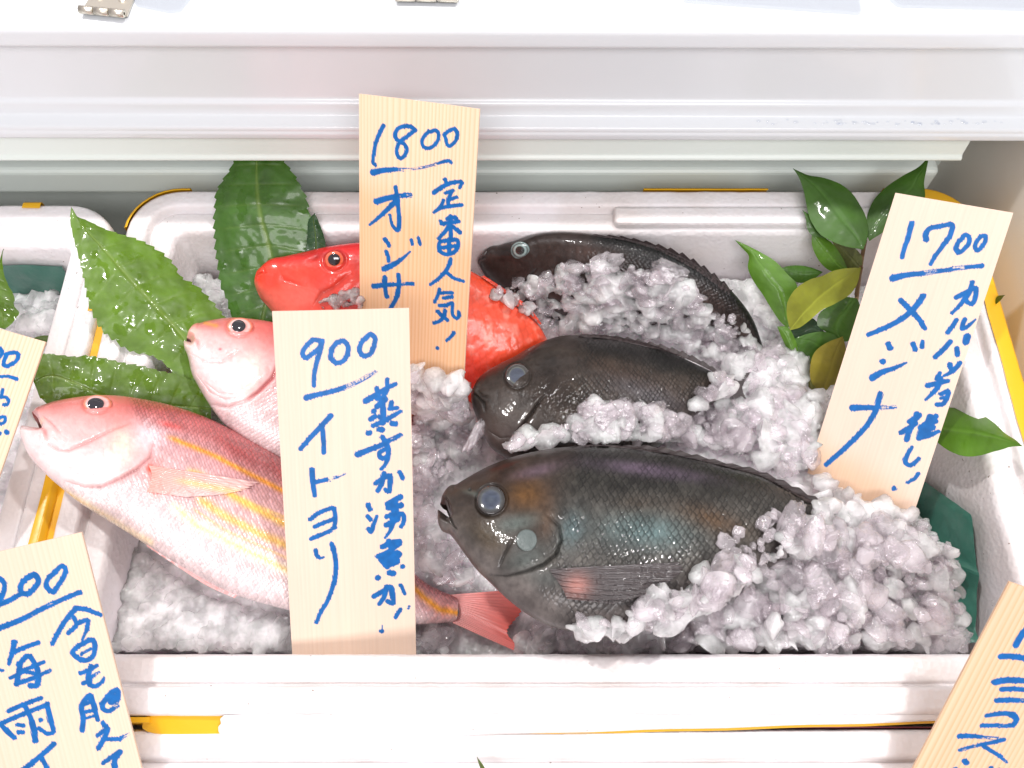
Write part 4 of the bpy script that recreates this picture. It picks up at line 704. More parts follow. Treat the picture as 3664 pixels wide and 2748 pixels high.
p1_st = [((85, 1500), (72, 1545)), ((121, 1468), (78, 1570)), ((168, 1446), (106, 1632)), ((215, 1432), (168, 1698)), ((285, 1421), (215, 1740)), ((356, 1416), (290, 1800)), ((426, 1417), (370, 1850)), ((520, 1430), (460, 1905)), ((614, 1451), (560, 1970)), ((708, 1482), (665, 2035)), ((802, 1524), (780, 2100)), ((896, 1576), (880, 2140)), ((1004, 1637), (985, 2170)), ((1110, 1715), (1090, 2195)), ((1220, 1815), (1200, 2215)), ((1340, 1930), (1330, 2228)), ((1450, 2025), (1450, 2235)), ((1540, 2095), (1545, 2232)), ((1632, 2135), (1625, 2225))]
plp1 = Plane((100, 1530), .033, (1629, 2180), -.066, (708, 1482), -.010)
pk1 = make_fish('pink_fish', 'pink fish with yellow stripes, head over the box rim, body under the 900 board', 'pink fish', plp1, p1_st, [.004, .008, .011, .0135, .0155, .017, .0185, .020, .021, .0215, .0215, .021, .020, .0185, .0165, .0135, .0105, .0085, .0065], 760, 270, pink_paint(cfg1), M_PINKSKIN,
                wedge=ZP([(20, 200), (140, 268), (180, 310), (212, 385), (140, 378), (62, 366), (20, 372)]))
PINKEYE = [(0, (.02, .02, .03)), (.4, (.30, .12, .12)), (.58, (.74, .40, .36)), (.72, (.76, .48, .46)), (.86, (.74, .22, .13)), (1, (.74, .22, .16))]
eye(pk1, ZP([(662, 240)])[0], 52, 33, .03, .0026, PINKEYE, (-5, 2, 29, 21, (.012, .012, .018)))
def pinkfin(base, tipc, y=None):
    def c(R, L, px):
        n = fbm(R * 50, L * 5, 5); s = .5 + .5 * np.sin(R * 2 * math.pi * 16); k = mix(base, tipc, L) * (.82 + .28 * n + .08 * s)[:, None]
        if y is not None: k = mix(k, np.array(YL), .5 * np.exp(-((R - .35) / .12) ** 2) * sstep(.2, .5, L))
        return k, .32 + .1 * n
    return c
fin(pk1, 'pectoral_fin', ZP([(1050, 712), (1072, 770), (1065, 840), (1035, 905)]), ZP([(1860, 832), (1800, 872), (1600, 925), (1330, 945)]), 80, 40, 16, pinkfin((.78, .32, .27), (.76, .47, .45), 1), (.0005, .0006), .00012, .05)
fin(pk1, 'tail_fin', [(1600, 2128), (1630, 2160), (1640, 2195), (1615, 2228)], [(1868, 2105), (1830, 2195), (1785, 2258), (1850, 2320), (1905, 2365)], 90, 40, 20, pinkfin((.80, .36, .34), (.86, .17, .14)), (.002, .016), .00022, .03, False)
fin(pk1, 'anal_fin', ZP([(1000, 1262), (1250, 1412), (1500, 1562), (1700, 1660)]), ZP([(1010, 1285), (1230, 1430), (1480, 1590), (1680, 1680)]), 60, 8, 10, pinkfin((.86, .52, .50), (.84, .40, .38)), (-.001, -.002), .0002, 0, False)
cfg2 = dict(head_edge=ZR([(820, 720), (860, 900), (850, 1080), (800, 1200), (700, 1300), (600, 1370), (470, 1405), (330, 1390)]), sgn=1, eye=(600 + .4702 * 560, 800 + .4702 * 815, 47),
            stripes=[(ZR([(1700, 1350), (1900, 1480), (2080, 1605), (2200, 1690)]), 7, YO, .9), (ZR([(275, 765), (330, 785), (380, 800)]), 6, YO, .7)],
            blobs=[(ZR([(620, 1170)])[0], 35, 60, .4, (.93, .84, .70), .6), (ZR([(400, 1150)])[0], 110, 60, .4, (.86, .74, .73), .6), (ZR([(190, 850)])[0], 30, 30, 0, (.86, .42, .34), .6), (ZR([(415, 985)])[0], 6, 5, 0, (.6, .08, .1), .9)],
            lines=[(ZR([(600, 1368), (700, 1300), (800, 1200), (850, 1090)]), 7, .0024, .0010, .9), (ZR([(330, 1390), (470, 1410), (600, 1368)]), 7, .0016, .0009, .25), (ZR([(240, 1180), (330, 1300), (450, 1360), (600, 1330)]), 6, .0006, .0004, .15), (ZR([(180, 1010), (300, 1080), (430, 1080), (560, 1000)]), 7, .0008, .0004, .2), (ZR([(175, 880), (240, 920), (255, 990)]), 6, .0010, .0004, .3), (ZR([(300, 1230), (400, 1310), (520, 1320), (640, 1250)]), 5, .0005, .0003, .1)])
p2_st = [((676, 1195), (657, 1225)), ((690, 1168), (659, 1240)), ((722, 1155), (671, 1270)), ((755, 1146), (685, 1331)), ((812, 1138), (708, 1378)), ((882, 1140), (745, 1440)), ((976, 1153), (800, 1515)), ((1080, 1185), (890, 1590)), ((1200, 1245), (1010, 1660)), ((1330, 1330), (1150, 1720)), ((1450, 1420), (1300, 1760)), ((1560, 1520), (1440, 1780)), ((1650, 1610), (1560, 1770))]
plp2 = Plane((670, 1220), -.004, (1620, 1690), -.078, (1080, 1185), -.030)
pk2 = make_fish('pink_fish', 'paler pink fish whose head shows between two leaves left of the 900 board', 'pink fish', plp2, p2_st, [.0055, .0095, .012, .0145, .0165, .018, .0195, .020, .020, .019, .0175, .015, .012], 460, 210, pink_paint(cfg2), M_PINKSKIN, wedge=ZR([(95, 845), (172, 884), (176, 900), (120, 890), (95, 890)]))
eye(pk2, ZR([(558, 815)])[0], 47, 34, -.1, .0026, PINKEYE, (-4, -2, 24, 21, (.012, .012, .018)))

# ------------------------------------------------------------------ leaves
def leaf(name, Lo, Ro, mid, plane, cup, wave, tone, vein, nt, teeth, seed, lift=None, under=0, rough=.3, parent=None, nu=150, nv=34, droop=None):
    """Lo / Ro: left and right outlines base->tip or tip->base in photo pixels (same direction); mid: midrib, same direction"""
    Lp = resample(Lo, nu); Rp = resample(Ro, nu); Mp = resample(mid, nu) if mid is not None else (Lp + Rp) / 2
    v = np.linspace(-1, 1, nv * 2 + 1); u = np.linspace(0, 1, nu); a = np.abs(v)[None, :, None]
    tooth = 1 + (teeth * (((u * nt) % 1) - .5) * np.clip(np.sin(u * math.pi) * 3, 0, 1))[:, None, None] * (a > .97)
    px = np.where(v[None, :, None] < 0, Mp[:, None] + (Lp - Mp)[:, None] * a * tooth, Mp[:, None] + (Rp - Mp)[:, None] * a * tooth).reshape(-1, 2)
    UU = np.repeat(u, len(v)); VV = np.tile(v, nu); side_v = np.abs(((UU * 9 + .55 * np.abs(VV) * np.sign(-1)) % 1) - .5)
    sv = np.exp(-((.5 - side_v) / .045) ** 2) * sstep(1, .6, np.abs(VV)); mr = np.exp(-(VV / .045) ** 2)
    h = cup * (np.abs(VV) ** 1.6 - .3) * np.sin(np.clip(UU, .05, .95) * math.pi) + wave * (fbm(px[:, 0] / 60, px[:, 1] / 60, seed, 3) - .5) - .0005 * mr - .0003 * sv
    if lift is not None: h = h + np.interp(UU, np.linspace(0, 1, len(lift)), lift)
    P = plane.hit(px) + plane.n * h[:, None]
    n = fbm(px[:, 0] / 50, px[:, 1] / 50, seed + 1, 4); n2 = fbm(px[:, 0] / 9, px[:, 1] / 9, seed + 2, 3)
    c = np.array(tone)[None] * (.62 + .6 * n + .16 * n2)[:, None]; c = mix(c, np.array(vein), np.clip((.75 - .3 * (parent is None)) * mr + .14 * sv, 0, 1))
    wet = sstep(.58, .68, fbm(px[:, 0] / 38, px[:, 1] / 38, seed + 8, 3)); rg = rough + .12 + .2 * (n2 - .5) - .30 * wet * (parent is None)
    if parent is None: P = P + plane.n * (wet * .0005 * (fbm(px[:, 0] / 11, px[:, 1] / 11, seed + 9, 2) - .5))[:, None]
    return mesh_np(name, P, gridf(nu, len(v)), M_LEAF, parent, np.c_[c, np.clip(rg, .05, 1)])
ZL = lambda p: Zm(50, 550, .5425, p); ZH = lambda p: Zm(0, 700, .3164, p); ZS = lambda p: Zm(2600, 500, .481, p); ZT = lambda p: Zm(2700, 1200, .4358, p)
GR = (.105, .21, .012); GD = (.045, .13, .010); GV = (.22, .32, .06)
lf = [leaf('leaf', ZL([(378, 350), (370, 420), (385, 520), (405, 600), (430, 680), (447, 760), (466, 850), (490, 970), (528, 1060), (590, 1165), (680, 1238), (790, 1300), (900, 1325), (1000, 1385), (1080, 1500), (1150, 1640)]), ZL([(378, 350), (405, 405), (480, 435), (600, 488), (700, 520), (800, 550), (900, 592), (1000, 660), (1060, 722), (1110, 808), (1190, 850), (1280, 935), (1360, 1030), (1420, 1100), (1440, 1250), (1420, 1450)]),
           ZL([(378, 350), (440, 455), (600, 640), (750, 812), (900, 972), (1000, 1082), (1120, 1215), (1230, 1380), (1290, 1560)]), Plane((260, 745), .032, (680, 1240), -.012, (320, 1150), .014), -.004, .0020, GR, GV, 24, .07, 3, None)]
tag(lf[0], 'big serrated green leaf pointing up and left, its base under the paler pink fish head', 'leaf', 'serrated leaves')
l2 = leaf('leaf', ZL([(1610, -60), (1510, -10), (1450, 60), (1425, 115), (1380, 190), (1350, 245), (1335, 350), (1325, 450), (1324, 550), (1330, 650), (1342, 750), (1362, 870), (1400, 960), (1430, 1060), (1480, 1140)]), ZL([(1610, -60), (1700, -10), (1775, 45), (1830, 110), (1870, 170), (1900, 225), (1938, 310), (1955, 400), (1972, 480), (1985, 580), (1985, 700), (1960, 820), (1900, 940), (1830, 1040), (1760, 1140)]),
          ZL([(1610, -60), (1605, 40), (1615, 250), (1640, 420), (1680, 580), (1700, 700), (1690, 860), (1660, 1000), (1630, 1140)]), Plane((900, 600), .0180, (950, 1120), -.030, (760, 850), -.003), -.003, .002, GD, GV, 20, .06, 9, [0, .002, .004, .006, .006, .004, .002, 0, 0, 0, 0])
tag(l2, 'serrated leaf standing upright against the back wall, its top tucked under the freezer rim', 'leaf', 'serrated leaves')
l2b = leaf('leaf', ZL([(1985, 390), (1945, 430), (1935, 520), (1930, 600), (1925, 680)]), ZL([(1985, 390), (2010, 450), (2040, 530), (2055, 610), (2040, 690)]), None, Plane((1115, 770), .004, (1130, 920), -.008, (1160, 860), -.004), -.002, .002, (.014, .055, .012), GV, 6, .05, 15)
tag(l2b, 'small dark leaf edge showing behind the upright leaf, just above the red fish', 'leaf', 'serrated leaves')
l3 = leaf('leaf', ZL([(128, 1500), (150, 1555), (170, 1605), (240, 1660), (400, 1720), (600, 1760), (900, 1790), (1150, 1790), (1300, 1760)]), ZL([(128, 1500), (150, 1435), (192, 1322), (300, 1325), (400, 1336), (480, 1330), (600, 1350), (720, 1376), (860, 1402), (960, 1430), (1060, 1450), (1200, 1510), (1300, 1600)]),
          ZL([(128, 1500), (230, 1465), (400, 1512), (560, 1590), (900, 1650), (1300, 1680)]), Plane((140, 1340), .020, (740, 1480), -.024, (400, 1300), .008), -.003, .0024, (.09, .175, .010), GV, 20, .05, 21)
tag(l3, 'wet serrated leaf lying across the box rim, above the front pink fish\'s eye', 'leaf', 'serrated leaves')
l4 = leaf('leaf', ZH([(52, 608), (5, 700), (-60, 850), (-150, 1050), (-180, 1250), (-100, 1450), (60, 1515)]), ZH([(52, 608), (20, 720), (28, 880), (80, 1010), (130, 1110), (150, 1255), (188, 1290), (150, 1400), (60, 1515)]), None, Plane((0, 900), -.008, (0, 1180), -.012, (55, 1100), -.010), -.003, .003, (.09, .18, .010), GV, 10, .05, 27)
tag(l4, 'serrated leaf cut off by the left photo edge, on the neighbouring box\'s ice', 'leaf', 'serrated leaves')
l5 = leaf('leaf', ZH([(380, 1605), (450, 1580), (560, 1575), (640, 1560)]), ZH([(380, 1605), (420, 1660), (520, 1700), (640, 1660)]), None, Plane((120, 1200), -.008, (200, 1200), -.008, (160, 1240), -.009), -.001, .001, (.06, .10, .008), GV, 6, .04, 29)
tag(l5, 'small leaf tip poking out between the 00 board and the neighbouring box\'s rim', 'leaf', 'serrated leaves')
l6 = leaf('leaf', [(1706, 2708), (1712, 2735), (1722, 2770), (1740, 2830), (1760, 2900)], [(1706, 2708), (1722, 2730), (1742, 2765), (1775, 2830), (1790, 2900)], None, Plane((1700, 2700), .014, (1760, 2900), -.02, (1800, 2750), .010), -.001, 0, (.10, .14, .02), GV, 4, .02, 33)
tag(l6, 'narrow leaf tip sticking up from the front box at the bottom edge of the photo', 'leaf', 'serrated leaves')
sp_pos = at_z(np.array([3030., 1500.]), -.09)
sprig = empty('leafy_sprig', 'sprig of smooth pointed leaves, some yellow-green, standing behind the 1700 board', 'sprig', sp_pos)
def sl(Lo, Ro, mid, pl, tone, seed, cup=-.002, lift=None, rough=.38): return leaf('leaf', Lo, Ro, mid, pl, cup, .0012, tone, np.array(tone) * 1.35 + .01, 1, 0, seed, lift, 0, rough, sprig, 50, 10)
DK = (.045, .125, .010); MD = (.085, .205, .012); YG = (.30, .33, .03); YD = (.24, .20, .02)
sl(ZS([(495, 213), (540, 280), (575, 365), (600, 470), (640, 600), (710, 700), (800, 752), (900, 792), (1020, 815)]), ZS([(495, 213), (600, 256), (740, 278), (850, 315), (945, 390), (1005, 480), (1052, 600), (1052, 720), (1020, 815)]), None, Plane((2840, 605), .017, (3090, 890), .003, (2900, 800), .009), DK, 41, -.003)
sl(ZS([(1505, 125), (1440, 190), (1310, 262), (1190, 345), (1100, 440), (1050, 560), (1045, 720)]), ZS([(1505, 125), (1490, 220), (1475, 310), (1482, 420), (1400, 520), (1250, 630), (1060, 755)]), None, Plane((3320, 565), .016, (3100, 850), .000, (3300, 740), .008), DK, 43, -.003)
sl(ZS([(565, 523), (590, 580), (605, 650), (635, 700), (720, 725), (880, 735)]), ZS([(565, 523), (625, 560), (700, 600), (790, 650), (840, 690), (880, 735)]), None, Plane((2870, 750), .008, (3020, 850), -.001, (2900, 840), .002), DK, 45)
sl(ZS([(635, 690), (638, 780), (680, 880), (760, 968), (880, 1000)]), ZS([(635, 690), (720, 722), (800, 780), (860, 870), (900, 960)]), None, Plane((2905, 830), .000, (3030, 970), -.018, (2930, 930), -.012), MD, 47)
sl(ZS([(780, 735), (820, 830), (880, 940), (960, 990), (1010, 960)]), ZS([(780, 735), (880, 770), (960, 810), (1010, 870), (1010, 960)]), None, Plane((2975, 855), -.004, (3080, 960), -.020, (3000, 950), -.018), (.10, .12, .03), 48)
sl(ZS([(58, 743), (110, 800), (165, 865), (158, 945), (200, 1050), (265, 1145), (335, 1260), (405, 1360), (455, 1405)]), ZS([(58, 743), (130, 775), (250, 835), (365, 905), (455, 1000), (520, 1070), (530, 1180), (510, 1300), (455, 1405)]), None, Plane((2630, 857), -.006, (2820, 1175), -.030, (2800, 960), -.010), MD, 49, -.003)
sl(ZS([(405, 952), (460, 1010), (540, 1060), (640, 1040), (715, 985)]), ZS([(405, 952), (500, 932), (580, 935), (650, 955), (715, 985)]), None, Plane((2800, 955), -.018, (2940, 975), -.022, (2870, 1000), -.022), DK, 51)
sl(ZS([(995, 950), (880, 952), (760, 975), (690, 1005), (590, 1035), (500, 1095), (440, 1190), (438, 1300), (470, 1415)]), ZS([(995, 950), (965, 1060), (905, 1140), (800, 1205), (690, 1260), (600, 1345), (540, 1395), (470, 1415)]), ZS([(995, 950), (900, 1020), (760, 1130), (620, 1260), (470, 1415)]), Plane((3075, 960), -.006, (2830, 1178), -.012, (2900, 1040), .004), YG, 53, .003)
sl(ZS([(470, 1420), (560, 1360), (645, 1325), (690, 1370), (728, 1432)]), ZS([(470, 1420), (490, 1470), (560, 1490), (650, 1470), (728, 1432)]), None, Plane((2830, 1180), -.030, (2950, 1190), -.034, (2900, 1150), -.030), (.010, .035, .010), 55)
sl(ZS([(970, 1180), (880, 1170), (780, 1230), (690, 1300), (680, 1380), (760, 1440), (850, 1500)]), ZS([(970, 1180), (1000, 1250), (990, 1350), (950, 1430), (900, 1500), (850, 1500)]), None, Plane((3060, 1070), -.020, (3000, 1220), -.036, (2940, 1120), -.026), DK, 57)
sl(ZS([(500, 1480), (540, 1560), (580, 1660), (620, 1760), (640, 1850)]), ZS([(500, 1480), (620, 1440), (740, 1430), (850, 1482), (820, 1600), (740, 1750), (640, 1850)]), None, Plane((2840, 1210), -.032, (2910, 1390), -.052, (3000, 1210), -.034), DK, 59)
sl(ZS([(375, 1390), (420, 1500), (465, 1590), (520, 1680), (550, 1730)]), ZS([(375, 1390), (450, 1395), (505, 1480), (535, 1580), (550, 1730)]), None, Plane((2790, 1170), -.028, (2860, 1330), -.046, (2830, 1200), -.030), MD, 61)
sl(ZT([(725, 10), (620, 55), (510, 140), (466, 250), (468, 360), (500, 430), (560, 470)]), ZT([(725, 10), (760, 120), (790, 250), (760, 380), (680, 470), (560, 470)]), None, Plane((3015, 1205), -.024, (2960, 1400), -.048, (2910, 1300), -.030), YD, 63)
sl(ZT([(440, 330), (440, 450), (450, 560), (480, 700), (520, 790)]), ZT([(440, 330), (500, 430), (555, 560), (580, 700), (520, 790)]), None, Plane((2892, 1345), -.040, (2930, 1540), -.056, (2950, 1450), -.046), (.11, .11, .015), 65)
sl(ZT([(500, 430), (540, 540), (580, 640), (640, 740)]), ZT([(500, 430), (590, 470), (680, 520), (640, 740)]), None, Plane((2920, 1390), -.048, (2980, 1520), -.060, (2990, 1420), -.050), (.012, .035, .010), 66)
sl(ZT([(2198, 906), (2100, 905), (1985, 932), (1850, 962), (1700, 962), (1580, 922), (1480, 850), (1400, 740)]), ZT([(2198, 906), (2140, 850), (2060, 795), (1960, 700), (1850, 622), (1700, 576), (1590, 580), (1400, 700)]), ZT([(2198, 906), (2060, 860), (1850, 810), (1600, 775), (1400, 720)]), Plane((3655, 1595), .024, (3310, 1515), -.024, (3470, 1620), .008), MD, 67, -.003, None, .26)
sl(ZT([(1642, 1580), (1550, 1545), (1450, 1500), (1300, 1455), (1150, 1380)]), ZT([(1642, 1580), (1620, 1515), (1545, 1395), (1450, 1300), (1380, 1250), (1150, 1200)]), None, Plane((3415, 1888), -.046, (3270, 1780), -.066, (3340, 1780), -.052), MD, 69, -.003)
sl(ZS([(2066, 1155), (2040, 1185), (1950, 1245), (1880, 1320), (1800, 1400)]), ZS([(2066, 1155), (2000, 1160), (1925, 1192), (1860, 1260), (1800, 1400)]), None, Plane((3594, 1055), .010, (3470, 1170), -.02, (3560, 1100), .004), DK, 71)
for k, pts in enumerate(((ZS([(1040, 700), (1012, 850), (990, 1000), (965, 1200), (940, 1500)]) + [(3030, 1500)]), ZS([(965, 1150), (990, 1000), (1000, 950)]))):
    zz = np.linspace(-.012, -.07, 24) if k == 0 else np.linspace(-.03, -.008, 24); q = resample(pts, 24); Pc = np.array([at_z(q[i], zz[i]) for i in range(24)]); th = np.linspace(0, 2 * math.pi, 9)
    V = np.array([p + np.array([math.cos(a), math.sin(a) * .8, math.sin(a) * .6]) * .0014 for p in Pc for a in th]); mesh_np('stem', V, gridf(24, 9), M_STEM, sprig)
# ------------------------------------------------------------------ green plastic film lining the boxes
def film(label, grid_pts, seed, nx=110, ny=110, amp=.0075):
    """grid_pts: rows of world points, interpolated to a crumpled sheet"""
    G = np.array(grid_pts, float); a, b = G.shape[:2]; ua = np.linspace(0, a - 1, nx); ub = np.linspace(0, b - 1, ny)
    R1 = np.stack([np.stack([np.interp(ua, np.arange(a), G[:, j, k]) for j in range(b)], 1) for k in range(3)], -1)
    R2 = np.stack([np.stack([np.interp(ub, np.arange(b), R1[i, :, k]) for i in range(nx)], 0) for k in range(3)], -1)
    x, y = R2[..., 0], R2[..., 1]; cre = np.abs(fbm(x * 26, y * 26 + R2[..., 2] * 20, seed, 3) - .5) * 2
    R2[..., 2] += amp * (1 - 2.2 * cre) ; R2[..., 0] += amp * .6 * (fbm(x * 30, y * 30, seed + 3) - .5)
    return tag(mesh_np('plastic_film', R2.reshape(-1, 3), gridf(nx, ny, 0, True), M_FILM, None, None, False), label, 'plastic sheet')
zf = -.100
film('green plastic film lining the main box, bunched up its near right corner', [
    [(-.215, .078, -.064), (-.10, .078, zf), (.10, .078, zf), (.2, .076, zf), (.236, .078, -.060), (.264, .080, -.040)],
    [(-.210, .12, -.092), (-.10, .12, zf), (.10, .12, zf), (.2, .12, zf), (.245, .115, -.072), (.268, .125, -.030)],
    [(-.205, .18, zf), (-.10, .18, zf), (.10, .18, zf), (.2, .18, zf), (.252, .155, -.075), (.2680, .150, -.026)],
    [(-.205, .26, zf), (-.10, .26, zf), (.10, .26, zf), (.2, .24, zf), (.250, .205, -.090), (.2625, .185, -.062)],
    [(-.205, .315, zf), (-.10, .315, zf), (.10, .315, zf), (.2, .315, zf), (.24, .26, zf), (.255, .23, -.096)]], 5)
film('green plastic film lining the neighbouring box behind its ice', [[(-.70, .11, -.08), (-.31, .11, -.08)], [(-.70, .27, -.08), (-.31, .27, -.08)], [(-.70, .316, -.070), (-.308, .316, -.070)], [(-.70, .3245, -.022), (-.305, .3245, -.022)]], 8, 60, 60, .002)

# ------------------------------------------------------------------ ice
CTRL = [((600, 2300), -.030), ((480, 2050), -.034), ((900, 2300), -.034), ((1250, 2300), -.050), ((1700, 1850), -.058), ((1600, 2050), -.068), ((1700, 2280), -.080), ((2000, 2330), -.056), ((2350, 2300), -.036), ((2800, 2250), -.020), ((2900, 2000), -.018), ((3250, 2050), -.026), ((3350, 2250), -.034), ((3420, 2050), -.034), ((3480, 2250), -.038), ((2500, 1450), -.046), ((2300, 1050), -.044),
        ((2750, 1450), -.042), ((2900, 1600), -.044), ((2850, 1250), -.050), ((2600, 900), -.040), ((750, 1000), -.045), ((720, 850), -.040), ((600, 1400), -.070), ((1300, 1000), -.060), ((3250, 1500), -.074), ((3350, 1750), -.060), ((1650, 1650), -.062), ((1500, 1450), -.062), ((1800, 1000), -.062)]
cw = np.array([at_z(np.array(p, float), z) for p, z in CTRL])
def ice_z(x, y):
    d2 = (x[:, None] - cw[None, :, 0]) ** 2 + (y[:, None] - cw[None, :, 1]) ** 2 + .0003; w = 1 / d2 ** 1.5; return (w * cw[None, :, 2]).sum(1) / w.sum(1)
def ice_bed(name, x0, x1, y0, y1, nx, ny, zfun, seed, label, amp=1.0):
    X, Y = np.meshgrid(np.linspace(x0, x1, nx), np.linspace(y0, y1, ny), indexing='ij'); x, y = X.ravel(), Y.ravel(); z = zfun(x, y)
    z = z + amp * (.007 * (fbm(x * 55, y * 55, seed, 3) - .5) + .0045 * (fbm(x * 190, y * 190, seed + 1, 3) - .5) + .0022 * np.abs(fbm(x * 520, y * 520, seed + 2, 3) - .5))
    V = np.c_[x + amp * .0024 * (vn(x * 300, y * 300, seed + 5) - .5), y + amp * .0024 * (vn(x * 300, y * 300, seed + 6) - .5), z]
    si = np.unique(np.r_[np.arange(0, nx, 4), nx - 1]); ti = np.unique(np.r_[np.arange(0, ny, 4), ny - 1]); SURF.append((V.reshape(nx, ny, 3)[np.ix_(si, ti)].reshape(-1, 3), gridf(len(si), len(ti))))
    Bt = V.copy(); Bt[:, 2] = V[:, 2].min() - .006; F = np.r_[gridf(nx, ny, 0, True), gridf(nx, ny, len(V))]; ids = np.arange(nx * ny).reshape(nx, ny)
    loop = np.r_[ids[:, 0], ids[-1, 1:], ids[-2::-1, -1], ids[0, -2:0:-1]]; nxt = np.roll(loop, -1); F = np.r_[F, np.stack([loop, nxt, nxt + len(V), loop + len(V)], 1)]
    return np.r_[V, Bt], np.r_[F[:, [0, 1, 2]], F[:, [0, 2, 3]]]
def main_z(x, y):
    z = ice_z(x, y); e = sstep(.242, .262, x - .03 * sstep(.2, .1, y) * 0); return z - .05 * sstep(.251, .262, x) * sstep(.20, .14, y) 
BED1 = ice_bed('ice_bed', -.2235, .262, .0745, .326, 520, 300, main_z, 61, 'wet slushy crushed ice filling the main box under the fish')
BED2 = ice_bed('ice_bed', -.60, -.303, .11, .3195, 260, 190, lambda x, y: -.038 - .014 * sstep(.29, .318, y) - .012 * sstep(-.32, -.303, x), 71, 'crushed ice in the neighbouring box on the left')

def proto(seed, sub, flat, cuts, rough):
    import bmesh
    bm = bmesh.new(); bmesh.ops.create_icosphere(bm, subdivisions=sub, radius=1); V = np.array([v.co[:] for v in bm.verts]); F = np.array([[v.index for v in f.verts] for f in bm.faces]); bm.free()
    r = np.random.default_rng(seed)
    n = V / np.linalg.norm(V, axis=1)[:, None]; amp = .55 * (fbm(n[:, 0] * 1.5 + seed, n[:, 1] * 1.5 + n[:, 2] * 1.3, seed, 2) - .5) + rough * (fbm(n[:, 0] * 5 + 3 * n[:, 2] + seed, n[:, 1] * 5 - 2 * n[:, 2], seed + 1, 3) - .5)
    V = n * (1 + amp)[:, None]
    for k in range(cuts):
        d = r.normal(size=3); d /= np.linalg.norm(d); o = r.uniform(.45, .85); ex = np.maximum(0, V @ d - o); V = V - ex[:, None] * d * .93
    V = V * np.array([1, r.uniform(.55, 1.0), r.uniform(*flat)])
    V += .018 * np.stack([vn(V[:, 0] * 9 + V[:, 2] * 7, V[:, 1] * 9 + k * 5, seed + k) - .5 for k in range(3)], 1)
    return V, F
PR = [proto(100 + k, 3, (.30, .70), 9, .40) for k in range(18)] + [proto(150 + k, 3, (.13, .30), 6, .7) for k in range(18)]
PS = [proto(200 + k, 2, (.35, .8), 4, .4) for k in range(10)]
def rotm(r, tilt=1.0):
    ax = r.normal(size=3); ax[2] *= .4; ax /= np.linalg.norm(ax); a = r.normal() * tilt; K = np.array([[0, -ax[2], ax[1]], [ax[2], 0, -ax[0]], [-ax[1], ax[0], 0]])
    R = np.eye(3) + math.sin(a) * K + (1 - math.cos(a)) * K @ K; b = r.uniform(0, 2 * math.pi); Z = np.array([[math.cos(b), -math.sin(b), 0], [math.sin(b), math.cos(b), 0], [0, 0, 1]]); return R @ Z
vv = []; ff = []; o_ = 0
for V_, F_ in SURF: vv.append(V_); ff.append(F_ + o_); o_ += len(V_)
BVH = BVHTree.FromPolygons([tuple(v) for v in np.concatenate(vv)], [tuple(f) for f in np.concatenate(ff)])
def cast(px):
    d = ray(np.array(px, float)); h = BVH.ray_cast(Vector(CAM), Vector(d).normalized(), 2.0); return None if h[0] is None else np.array(h[0])
def scatter(regions, protos, seed):
    r = np.random.default_rng(seed); Vs = []; Fs = []; off = 0
    for poly, n, smin, smax, zup, layers in regions:
        p = np.array(D(poly)); lo, hi = p.min(0), p.max(0); k = 0; tries = 0
        while k < n and tries < n * 30:
            tries += 1; q = r.uniform(lo, hi)
            if not in_poly(q[None], p)[0]: continue
            h = cast(q)
            if h is None: continue
            s = smin * (smax / smin) ** (r.random() ** 1.5) * .5; k += 1
            c = h + np.array([0, 0, s * .25 + zup * r.random() * layers]); V_, F_ = protos[r.integers(len(protos))]
            V2 = (V_ * s) @ rotm(r, .8).T + c; Vs.append(V2); Fs.append(F_ + off); off += len(V2)
    return np.concatenate(Vs), np.concatenate(Fs)
R1 = [(1105, 1412), (1125, 1372), (1200, 1352), (1330, 1346), (1408, 1290), (1500, 1262), (1550, 1222), (1660, 1215), (1700, 1130), (1780, 1095), (1860, 1100), (1970, 1140), (2060, 1180), (2112, 1280), (2095, 1380), (2040, 1412)]
R1b = [(1410, 1330), (1575, 1258), (1700, 1175), (1860, 1140), (2020, 1200), (2070, 1300), (1950, 1400), (1400, 1400)]
R2 = [(1085, 975), (1200, 935), (1290, 885), (1390, 890), (1490, 915), (1520, 835), (1620, 760), (1690, 770), (1755, 900), (1740, 1010), (1700, 1030), (1560, 975), (1430, 955), (1280, 955), (1150, 968)]
R3 = [(1050, 640), (1120, 622), (1200, 595), (1290, 572), (1370, 590), (1460, 600), (1520, 670), (1590, 705), (1700, 780), (1650, 830), (1560, 790), (1430, 735), (1300, 722), (1190, 722), (1150, 690)]
R3b = [(1250, 600), (1450, 615), (1550, 700), (1660, 790), (1560, 780), (1380, 720), (1200, 690)]
R4 = [(890, 805), (1000, 870), (1005, 930), (1045, 975), (950, 1045), (915, 1100), (955, 1180), (1030, 1275), (960, 1260), (900, 1180)]
